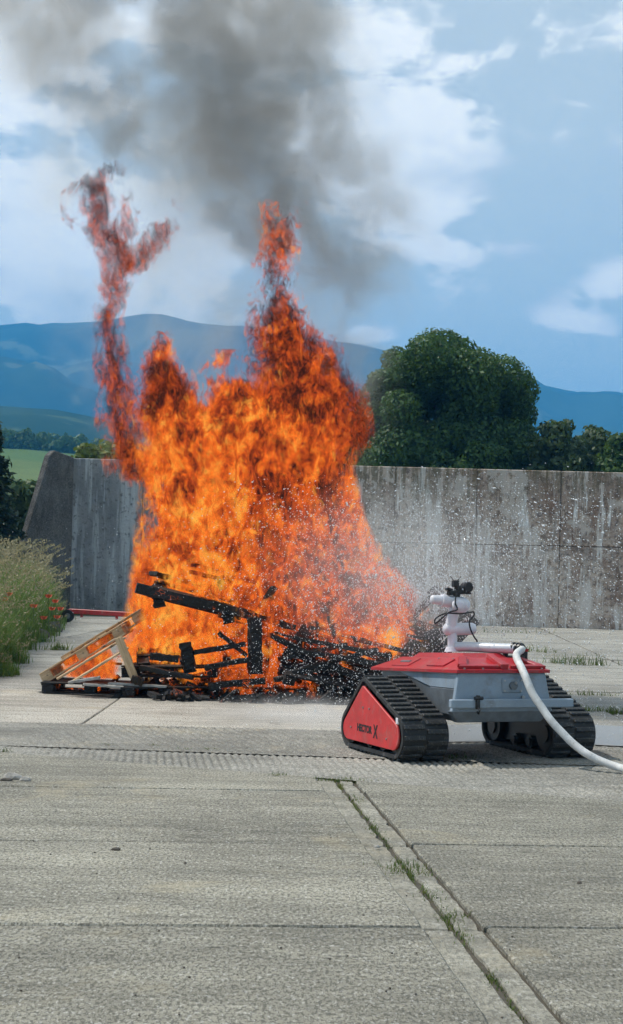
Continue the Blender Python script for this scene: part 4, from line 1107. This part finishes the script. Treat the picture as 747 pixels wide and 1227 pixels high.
S(228, 685, 286, 699, 20.9, 21.1, .12, .05, M_CHAR, 'black board just below the topmost thin one')
S(264, 690, 267, 707, 20.9, 20.9, .08, .09, M_CHAR, 'stubby black block hanging from the upper black boards')
S(215, 695, 247, 703, 21.1, 21.3, .12, .05, M_CHAR, 'black board stub between the upper boards and the jutting pallet')
S(329, 703, 303, 742, 20.8, 20.9, .10, .06, M_CHAR, 'black slanting stick above the upright pallet')
S(305, 740, 306, 808, 20.6, 20.55, .16, .09, M_CHAR, 'thick upright black post in the middle of the fire')
S(321, 745, 316, 806, 20.8, 20.7, .12, .05, M_CHAR, 'thinner upright black board right of the thick post')
S(300, 737, 352, 752, 20.7, 20.9, .18, .08, M_CHAR, 'blunt black beam end crossing the upright post')
S(222, 770, 228, 806, 20.5, 20.5, .18, .14, M_CHAR, 'charred upright block in the left pile')
S(232, 782, 294, 772, 20.5, 20.6, .10, .06, M_CHAR, 'charred board across the left pile, above the ember gap')
S(345, 778, 480, 800, 20.6, 20.4, .14, .06, M_CHAR, 'long black board sloping towards the near track')
S(352, 764, 470, 787, 20.7, 20.7, .10, .05, M_CHAR, 'long black board parallel above the one sloping to the near track')
S(425, 766, 490, 781, 21.0, 21.0, .10, .05, M_CHAR, 'black board in the flames just above the red deck')
S(452, 738, 508, 754, 21.2, 21.4, .08, .035, M_SINGE, 'thin dark slat uppermost in the right flames')
S(448, 751, 504, 765, 21.2, 21.4, .08, .035, M_SINGE, 'thin dark slat below the uppermost in the right flames')
S(330, 815, 400, 796, 20.3, 20.6, .12, .06, M_CHAR, 'black board leaning up out of the heap left of the robot')
S(250, 822, 318, 816, 20.3, 20.3, .12, .08, M_CHAR, 'black beam at the foot of the middle pile')
S(400, 826, 350, 800, 20.3, 20.6, .10, .05, M_CHAR, 'black board leaning left out of the heap by the robot')
S(505, 762, 540, 756, 21.4, 21.6, .14, .10, M_CHAR, 'black block behind the robot arm base')
S(68, 814, 150, 764, 20.55, 20.75, .095, .024, M_WOOD, 'loose pale slat leaning low in front of the clean pallets')
S(88, 816, 154, 776, 20.45, 20.6, .095, .024, M_WOOD, 'lower loose pale slat leaning nearest the black flat pallet')
S(98, 792, 146, 796, 21.5, 21.5, .10, .03, M_SINGE, 'short singed board lying on the black flat pallet among small flames')
S(335, 790, 415, 772, 20.5, 20.8, .12, .05, M_CHAR, 'black board rising to the right across the heap')
S(348, 806, 452, 778, 20.35, 20.8, .10, .045, M_CHAR, 'long thin black board rising from the heap towards the red deck')
S(322, 760, 372, 784, 20.7, 20.6, .14, .06, M_CHAR, 'wide black board dropping right from the upright post')
S(372, 752, 440, 768, 20.9, 21.0, .10, .045, M_CHAR, 'black slat high on the heap, half in the flames')
S(395, 738, 408, 782, 20.9, 20.8, .07, .05, M_CHAR, 'thin black stake sticking up out of the heap')
S(245, 800, 300, 790, 20.35, 20.4, .12, .06, M_CHAR, 'short black board low between the left pile and the post')
S(168, 800, 232, 812, 20.35, 20.3, .12, .06, M_CHAR, 'black board sloping down along the foot of the left pile')
S(180, 786, 214, 790, 20.4, 20.4, .14, .08, M_CHAR, 'blunt black beam end on top of the left pile')
S(262, 758, 296, 786, 20.6, 20.6, .10, .05, M_CHAR, 'black board crossing down left of the upright post')
M_ASH = simple('ash_grey_wood', (0.36, 0.345, 0.32), 0.9, var=0.35, vscale=12, bump=0.4)
S(82, 818, 120, 812, 20.4, 20.4, .10, .035, M_ASH, 'ash grey board end lying before the black flat pallet', 'ashen_board')
S(100, 820, 148, 824, 20.3, 20.4, .09, .03, M_ASH, 'ash grey board lying nearest the pale strip at left', 'ashen_board')
S(130, 819, 200, 823, 20.5, 20.4, .06, .03, M_ASH, 'thin ash grey lath before the steep singed pallet', 'ashen_board')
# heap of charcoal
b = MB()
for k in range(380):
    px = random.choice([random.gauss(385, 38), random.uniform(155, 440), random.gauss(250, 45)])
    Yd = random.uniform(20.0, 22.3); g = P(px, 830, Yd); hmax = .13 + .38 * math.exp(-((px - 385) / 42) ** 2) + .14 * math.exp(-((px - 240) / 60) ** 2)
    z = random.uniform(.01, 1) ** 1.4 * hmax
    if Yd < 20.5: z *= .4
    b.box((g.x, Yd, z), (random.uniform(.05, .30), random.uniform(.04, .1), random.uniform(.03, .07)), Euler((random.uniform(-.8, .8), random.uniform(-.8, .8), random.uniform(0, PI))).to_matrix())
tag(b.build('charcoal_debris', M_CHAR), 'heap of black charcoal rubble at the foot of the fire', 'charcoal', kind='stuff')

# red tow bar by the wall
M_TYRE = simple('small_tyre', (0.02, 0.02, 0.021), 0.8, var=0.3, vscale=20)
M_BAR = simple('red_bar_paint', (0.42, 0.03, 0.035), 0.5, var=0.25, vscale=4, dirt=(0.22, 0.06, 0.05))
wb = P(82, 735, 45.5); tow = empty('tow_bar', (wb.x, wb.y, 0), 'red tow bar with small black wheel lying by the foot of the wall', 'tow bar')
e_ = P(178, 739, 44.5) - Vector((wb.x, wb.y, 0))
st = Vector((.12, 0, wb.z))
b = MB(); dq = (Vector((e_.x, e_.y, .26)) - Vector((.05, 0, .30)))
b.box(Vector((.05, 0, .30)) + dq / 2, (dq.length, .14, .13), dq.to_track_quat('X', 'Z').to_matrix(), .012); b.build('beam', M_BAR, tow)
for k in (.15, .6): MB().box(Vector((.05, 0, .22)) + dq * k, (.07, .10, .14), None, .006).build('lug', M_BAR, tow)
b = MB(); b.cyl((0, -.16, .17), (0, -.02, .17), .17, n=24); wh = b.build('wheel', M_TYRE, tow, True, 60)
MB().cyl((0, -.175, .17), (0, -.155, .17), .075, n=16).build('rim', M_GREYD, wh)
MB().box((.03, -.02, .25), (.10, .12, .2), None, .006).build('wheel_fork', M_BAR, tow)
MB().cyl((e_.x, e_.y - .1, .17), (e_.x, e_.y + .05, .17), .17, n=24).build('wheel', M_TYRE, tow, True, 60)

# ------------------------------------------------------------------ fire: real volumes, tapered lobes of turbulent flame
FY = 22.0
F0 = Vector((P(290, 830, FY).x, FY, 0))
fire = empty('fire', F0, 'tall orange bonfire flames rising from the burning pallets', 'fire')
def fcurve(t, z, pts):
    """float curve node: z -> value, pts sorted [(z, v)]"""
    z0, z1 = pts[0][0], pts[-1][0]; v0 = min(p[1] for p in pts) - 0.01; v1 = max(p[1] for p in pts) + 0.01
    f = t.m('DIVIDE', t.m('SUBTRACT', z, z0), z1 - z0, clamp=True)
    x = t.n('ShaderNodeFloatCurve', {'Value': f}); c = x.mapping.curves[0]
    while len(c.points) < len(pts): c.points.new(0.5, 0.5)
    for p, (a, b) in zip(c.points, pts):
        p.location = ((a - z0) / (z1 - z0), (b - v0) / (v1 - v0)); p.handle_type = 'AUTO_CLAMPED'
    x.mapping.update()
    return t.m('ADD', v0, t.m('MULTIPLY', x.outputs[0], v1 - v0))
def lobe_profile(spec, Y, orig):
    rows = []
    for (py, xl, xr, dh) in spec:
        a, b = P(xl, py, Y), P(xr, py, Y)
        rows.append(((a.z + b.z) / 2 - orig.z, (a.x + b.x) / 2 - orig.x, abs(b.x - a.x) / 2, dh))
    return sorted(rows)
def lobe_mesh(name, rows, yc, m, parent, grow=1.06, n=28, zsub=40):
    zs = np.linspace(rows[0][0], rows[-1][0], zsub)
    b = MB(); rings = []
    for z in zs:
        cx = np.interp(z, [r_[0] for r_ in rows], [r_[1] for r_ in rows]); wx = np.interp(z, [r_[0] for r_ in rows], [r_[2] for r_ in rows]) * grow
        wy = np.interp(z, [r_[0] for r_ in rows], [r_[3] for r_ in rows]) * grow
        rings.append([(cx + wx * math.cos(2 * PI * k / n), yc + wy * math.sin(2 * PI * k / n), z) for k in range(n)])
    b.loft(rings); return b.build(name, m, parent, True)
def sheet_mat():
    m, t = newmat('flame_sheet')
    q = t.n('ShaderNodeTexCoord').outputs['Object']
    nf = t.noise(t.scale(q, (1, 1, 0.7)), 11.0, 4, 0.68, 1.6)
    col = t.ramp(nf, [(0.40, (0.10, 0.018, 0.009)), (0.52, (0.80, 0.11, 0.013)), (0.66, (1.0, 0.30, 0.03))])
    fac = t.m('MULTIPLY', t.sstep(nf, 0.50, 0.64), 0.45)
    mx = t.n('ShaderNodeMixShader', {0: fac, 1: t.n('ShaderNodeBsdfTransparent'), 2: t.n('ShaderNodeEmission', {'Color': col, 'Strength': 1.0})})
    t.n('ShaderNodeOutputMaterial', {'Surface': mx}); return m
M_SHEET = sheet_mat()
def flame_mat(name, rows, yc, seed, sparse=0.0, sigma=9.0, gain=1.0, red=0.0, step=0.12, fine=1.0, z_fade=1.6, foot=0.0, wf=1.0, wb=1.0, cool=0.0, ew=1.5):
    m, t = newmat(name)
    oc = t.n('ShaderNodeTexCoord').outputs['Object']
    x, y, z = [t.n('ShaderNodeSeparateXYZ', {0: oc}).outputs[i] for i in range(3)]
    cx = fcurve(t, z, [(r_[0], r_[1]) for r_ in rows]); wx = fcurve(t, z, [(r_[0], r_[2]) for r_ in rows]); wy = fcurve(t, z, [(r_[0], r_[3]) for r_ in rows])
    u = t.m('DIVIDE', t.m('SUBTRACT', x, cx), wx); v = t.m('DIVIDE', t.m('SUBTRACT', y, yc), wy)
    e = t.m('SUBTRACT', 1.0, t.m('SQRT', t.m('ADD', t.m('MULTIPLY', u, u), t.m('MULTIPLY', v, v))))
    q = t.vm('ADD', oc, (seed * 7.3, seed * 3.1, seed * 5.7))
    nb = t.noise(t.scale(q, (1.7, 1.7, 0.95)), 1.0, 2, 0.55, 0.8)
    nf = t.noise(t.scale(q, (1, 1, 0.56)), 7.0 * fine, 3, 0.66, 1.7)
    nm = t.noise(t.scale(q, (1, 1, 0.8 if ew > 1 else 0.6)), (3.4 if ew > 1 else 2.6) * fine, 2, 0.6, 1.2 if ew > 1 else 1.0)
    a = t.m('ADD', t.m('MULTIPLY', e, ew), t.m('ADD', t.m('MULTIPLY', t.m('SUBTRACT', nb, 0.5), 2.4 * wb), t.m('MULTIPLY', t.m('SUBTRACT', nf, 0.5), 2.4 * wf)))
    # flames thin out towards the tip of the lobe
    zt = (rows[-1][0] - z_fade, rows[-1][0])
    a = t.m('SUBTRACT', a, t.m('MULTIPLY', t.sstep(z, *zt), 1.1))
    if foot: a = t.m('SUBTRACT', a, t.m('MULTIPLY', t.m('SUBTRACT', 1.0, t.sstep(z, rows[0][0], rows[0][0] + foot)), 1.2))
    if ew < 1: a = t.m('ADD', a, t.m('MULTIPLY', t.m('SUBTRACT', nm, 0.5), 3.2))
    den = t.sstep(a, 0.30 + sparse, (0.52 if ew > 1 else 0.78) + sparse)
    den = t.m('MULTIPLY', den, t.sstep(e, 0.0, 0.08))
    # temperature: hot low and inside, dark soot in the troughs of the fine turbulence
    zf = t.m('DIVIDE', z, 5.0)
    h = t.m('ADD', t.m('MULTIPLY', t.m('SUBTRACT', nf, 0.5), 4.0), t.m('ADD', t.m('MULTIPLY', t.m('SUBTRACT', nb, 0.5), 1.6), t.m('SUBTRACT', 0.31 - red, t.m('MULTIPLY', zf, 0.26))))
    if sigma > 9: h = t.m('ADD', h, t.m('MULTIPLY', t.m('SUBTRACT', nm, 0.5), 2.4))
    if cool: h = t.m('SUBTRACT', h, t.m('MULTIPLY', t.sstep(x, -0.6, 1.0), cool))      # the side the water strikes burns redder
    col = t.ramp(h, [(0.0, (0.022, 0.009, 0.007)), (0.17, (0.10, 0.018, 0.009)), (0.32, (0.45, 0.050, 0.012)), (0.54, (0.90, 0.130, 0.014)), (0.84, (1.0, 0.235, 0.018)), (1.0, (1.0, 0.46, 0.07))])
    sg = t.m('MULTIPLY', den, sigma)
    ab = t.n('ShaderNodeVolumeAbsorption', {'Color': (0, 0, 0), 'Density': sg})
    em = t.n('ShaderNodeEmission', {'Color': col, 'Strength': t.m('MULTIPLY', sg, gain)})
    ad = t.n('ShaderNodeAddShader', {0: ab, 1: em})
    t.n('ShaderNodeOutputMaterial', {'Volume': ad})
    m.cycles.volume_step_rate = step
    return m
LOBES = [
 ('body', [(838, 150, 450, 1.0), (810, 142, 480, 1.2), (770, 138, 528, 1.35), (735, 146, 528, 1.35), (700, 150, 502, 1.3), (660, 154, 470, 1.3), (620, 156, 444, 1.25), (580, 153, 436, 1.2), (540, 150, 432, 1.15),
           (500, 146, 424, 1.1), (475, 146, 410, 1.0), (448, 152, 396, 0.8), (418, 165, 385, 0.6)], -0.12, 1, dict(z_fade=1.55, sigma=15, red=-.04, cool=.22, foot=.5)),
 ('left', [(600, 132, 196, .45), (560, 122, 190, .48), (520, 112, 184, .46), (480, 110, 176, .42), (440, 110, 162, .36), (405, 108, 156, .32), (375, 106, 154, .30), (350, 108, 160, .32), (325, 108, 170, .34), (305, 104, 166, .34), (285, 92, 164, .36), (262, 72, 172, .40), (240, 70, 170, .40), (222, 82, 158, .34), (200, 102, 164, .30), (175, 108, 176, .28), (150, 118, 178, .26), (125, 126, 180, .2)], -0.1, 12, dict(sparse=0.04, red=0.12, fine=1.35, sigma=6.5, z_fade=1.3, foot=0.4, wf=.7, wb=.5, ew=.95)),
 ('branch', [(345, 128, 172, .25), (320, 138, 188, .30), (295, 152, 212, .34), (272, 168, 232, .36), (250, 176, 236, .34), (225, 180, 230, .25)], 0.1, 3, dict(sparse=0.10, red=0.16, fine=1.4, sigma=5.5, z_fade=.6, foot=.3, wf=.7, wb=.5, ew=.95)),
 ('hump', [(540, 150, 250, .6), (500, 148, 250, .6), (465, 150, 242, .5), (430, 154, 230, .4), (400, 160, 222, .3), (375, 166, 216, .25)], .0, 6, dict(sparse=0.10, red=0.14, fine=1.3, sigma=10, z_fade=1.1, foot=.5, wf=1.6, wb=1.3)),
 ('right', [(560, 300, 436, .6), (520, 298, 430, .6), (480, 296, 424, .6), (440, 292, 410, .55), (405, 290, 398, .5), (370, 292, 376, .40), (340, 290, 364, .36), (315, 286, 366, .34), (285, 290, 386, .32), (240, 296, 400, .28)], -.05, 4, dict(sparse=0.08, red=0.20, fine=1.4, sigma=11, z_fade=2.3, foot=.5, wf=1.8, wb=1.2)),
 ('wisp', [(560, 380, 450, .35), (520, 384, 452, .4), (480, 380, 446, .4), (440, 376, 436, .3), (400, 370, 430, .25)], .1, 8, dict(sparse=0.16, red=0.26, fine=1.7, sigma=7, z_fade=.8, foot=.4, wf=1.8, wb=.8)),
 ('left_front', [(812, 74, 152, .35), (798, 72, 154, .38), (780, 80, 158, .36), (760, 96, 164, .25)], -0.9, 5, dict(sparse=0.02, fine=1.5, sigma=9, z_fade=.4)),
 ('heap_front', [(836, 190, 430, .3), (815, 185, 440, .4), (790, 200, 440, .4), (765, 215, 425, .3)], -1.25, 7, dict(sparse=0.34, fine=1.6, sigma=8, z_fade=.5, red=.04)),
]
for nm, spec, yc, sd, kw in LOBES:
    rows_ = lobe_profile(spec, FY + yc, F0)
    lobe_mesh('flame', rows_, yc, flame_mat('flame_' + nm, rows_, yc, sd, **kw), fire)
    if nm == 'body':                             # burning sheet of gas in the heart of the lobe
        zt_ = rows_[-1][0] - 0.45 * kw.get('z_fade', 1.6); core = [r_ for r_ in rows_ if r_[0] < zt_]
        core = [(a_, b_, c_ * .78, d_ * .42) for a_, b_, c_, d_ in core]
        if len(core) > 2: lobe_mesh('flame_sheet', core, yc + (.15 if nm == 'body' else 0), M_SHEET, fire, 1.0)

# ------------------------------------------------------------------ smoke
def smoke(name, label, spec, Y, sigma, col, seed, sc, step, thr):
    org = Vector((P(spec[0][1], spec[0][0], Y).x, Y, 0))
    rows_ = lobe_profile(spec, Y, org)
    m, t = newmat(name)
    oc = t.n('ShaderNodeTexCoord').outputs['Object']
    x, y, z = [t.n('ShaderNodeSeparateXYZ', {0: oc}).outputs[i] for i in range(3)]
    cx = fcurve(t, z, [(r_[0], r_[1]) for r_ in rows_]); wx = fcurve(t, z, [(r_[0], r_[2]) for r_ in rows_]); wy = fcurve(t, z, [(r_[0], r_[3]) for r_ in rows_])
    u = t.m('DIVIDE', t.m('SUBTRACT', x, cx), wx); v = t.m('DIVIDE', y, wy)
    e = t.m('SUBTRACT', 1.0, t.m('SQRT', t.m('ADD', t.m('MULTIPLY', u, u), t.m('MULTIPLY', v, v))))
    q = t.vm('ADD', oc, (seed * 3.3, seed, seed * 2.7))
    n1 = t.noise(q, sc, 5, 0.64, 0.9)
    n0 = t.noise(q, sc * 0.42, 2, 0.5, 0.3)
    a = t.m('ADD', t.m('MULTIPLY', e, 0.9), t.m('ADD', t.m('MULTIPLY', t.m('SUBTRACT', n1, 0.5), 3.4), t.m('MULTIPLY', t.m('SUBTRACT', n0, 0.5), 1.8)))
    den = t.m('MULTIPLY', t.sstep(a, thr, thr + 0.9), t.sstep(e, 0.0, 0.35))
    pv = t.n('ShaderNodeVolumePrincipled', {'Color': col, 'Density': t.m('MULTIPLY', den, sigma), 'Anisotropy': 0.2})
    t.n('ShaderNodeOutputMaterial', {'Volume': pv}); m.cycles.volume_step_rate = step
    o = lobe_mesh(name, rows_, 0.0, m, None, 1.05, 24, 24); o.location = org
    tag(o, label, 'smoke', kind='stuff'); return o
smoke('dark_smoke', 'grey smoke plume drifting up and left above the flames',
      [(470, 270, 470, .7), (400, 280, 500, .9), (330, 260, 530, 1.2), (270, 190, 545, 1.4), (210, 110, 530, 1.5), (150, 10, 510, 1.6), (90, -50, 490, 1.7), (30, -90, 480, 1.8), (-60, -150, 450, 1.9), (-200, -240, 380, 2.0)], FY + 0.6, 1.25, (0.80, 0.77, 0.735), 4, 1.1, 0.6, 0.06)
smoke('pale_smoke', 'thin pale smoke hanging between the two tall flame tips',
      [(560, 70, 480, 1.0), (480, 50, 500, 1.2), (400, 30, 500, 1.3), (320, 10, 460, 1.4), (240, 0, 430, 1.4), (170, 0, 420, 1.2), (110, 40, 340, .8)], FY + 1.2, 0.42, (0.88, 0.86, 0.82), 9, 0.8, 0.9, 0.05)

# ------------------------------------------------------------------ water spray from the nozzle
M_DROP = simple('water_drop', (0.86, 0.88, 0.90), 0.12, var=0.05, spec=0.8)
nz = RW((MX - .24, MY + .03, 1.40))
def cone(n, axis, cmin, tmax, pw, drop):
    a = np.array(axis) / np.linalg.norm(axis)
    d = RNG.normal(0, 1, (n * 14, 3)); d /= np.linalg.norm(d, axis=1)[:, None]
    d = d[(d @ a) > cmin + (1 - cmin) * RNG.random(len(d)) * 0.35][:n]
    tt = 0.12 + tmax * RNG.random(len(d)) ** pw
    p = np.array(nz)[None] + d * tt[:, None]
    p[:, 2] -= drop * tt ** 2 * RNG.uniform(0.5, 1.8, len(d))
    return p
fog = cone(17000, (0.22, 0.80, 0.42), 0.25, 2.7, 0.8, 0.075)        # wide fog round the nozzle
jet = cone(8500, (-0.36, 0.92, 0.14), 0.94, 7.6, 1.0, 0.020)       # main throw into the fire
n2_ = 2600
tx = RNG.uniform(-1.3, 1.5, n2_); ty = RNG.uniform(19.0, 21.0, n2_); tz = np.abs(RNG.normal(0, 0.7, n2_))
fall = np.stack([tx + 0.2, ty, tz], 1)
pos = np.concatenate([fog, jet, fall]); pos = pos[(pos[:, 2] > 0.02) & (pos[:, 2] < 2.42 + RNG.normal(0, .12, len(pos)))]
vel = pos - np.array(nz)[None]; vel[:, 2] -= 1.2; vel /= np.linalg.norm(vel, axis=1)[:, None]
r0 = RNG.gamma(4, 0.0007, len(pos)) + 0.0013
el_ = RNG.uniform(1.0, 2.6, len(pos))
sd_ = np.cross(vel, [0.3, 0.1, 1.0]); sd_ /= np.linalg.norm(sd_, axis=1)[:, None]; up_ = np.cross(vel, sd_)
V = np.stack([pos + vel * (r0 * el_)[:, None], pos - vel * (r0 * el_)[:, None], pos + sd_ * r0[:, None], pos - sd_ * r0[:, None], pos + up_ * r0[:, None], pos - up_ * r0[:, None]], 1).reshape(-1, 3)
tri = np.array([[0, 2, 4], [0, 4, 3], [0, 3, 5], [0, 5, 2], [1, 4, 2], [1, 3, 4], [1, 5, 3], [1, 2, 5]])
Q = (tri[None] + (np.arange(len(pos)) * 6)[:, None, None]).reshape(-1, 3)
tag(mesh_np('water_spray', V, Q, M_DROP, None, True), 'fine white water drops sprayed from the robot nozzle at the fire', 'water spray', kind='stuff')

fo = Vector(nz) + Vector((-.15, 1.5, .25))
m, t = newmat('spray_fog')
oc = t.n('ShaderNodeTexCoord').outputs['Object']
e = t.m('SUBTRACT', 1.0, t.vm('LENGTH', t.scale(oc, (1 / 1.7, 1 / 1.9, 1 / 1.15))))
den = t.m('MULTIPLY', t.sstep(t.m('ADD', e, t.m('MULTIPLY', t.m('SUBTRACT', t.noise(oc, 2.6, 4, .65), .5), 1.2)), 0.05, 1.0), 0.20)
t.n('ShaderNodeOutputMaterial', {'Volume': t.n('ShaderNodeVolumePrincipled', {'Color': (0.95, 0.96, 0.97), 'Density': den})}); m.cycles.volume_step_rate = 1.0
fog_o = MB().sph((0, 0, 0), 1.0, (1.7, 1.9, 1.15), 24).build('spray_fog', m); fog_o.location = fo; tag(fog_o, 'faint white spray fog in the air behind the robot nozzle', 'mist', kind='stuff')
# drifting mist of spray over the wet concrete
mo = Vector((P(365, 868, 17.6).x, 17.6, 0.0))
m, t = newmat('spray_mist')
oc = t.n('ShaderNodeTexCoord').outputs['Object']
e = t.m('SUBTRACT', 1.0, t.vm('LENGTH', t.scale(oc, (1 / 1.5, 1 / 1.7, 1 / 0.32))))
den = t.m('MULTIPLY', t.sstep(t.m('ADD', e, t.m('MULTIPLY', t.m('SUBTRACT', t.noise(oc, 2.2, 4, .6), .5), 1.0)), 0.0, 0.9), 0.55)
t.n('ShaderNodeOutputMaterial', {'Volume': t.n('ShaderNodeVolumePrincipled', {'Color': (0.93, 0.94, 0.96), 'Density': den})}); m.cycles.volume_step_rate = 1.0
b = MB(); b.sph((0, 0, 0), 1.0, (1.5, 1.7, 0.32), 24)
for v in b.bm.verts: v.co.z = max(v.co.z, 0.02)
mist = b.build('water_mist', m); mist.location = mo; tag(mist, 'thin whitish water mist low over the concrete left of the robot', 'mist', kind='stuff')

# ------------------------------------------------------------------ air
m, t = newmat('air_haze')
pv = t.n('ShaderNodeVolumePrincipled', {'Color': (0.10, 0.46, 0.94), 'Density': 3.5e-4, 'Anisotropy': 0.0})
t.n('ShaderNodeOutputMaterial', {'Volume': pv})
hz = MB(); hz.box((0, 1500, 264.4), (13000, 6400, 531.2)); hz = hz.build('haze', m); tag(hz, 'pale blue air haze over the whole valley', 'haze', kind='stuff')
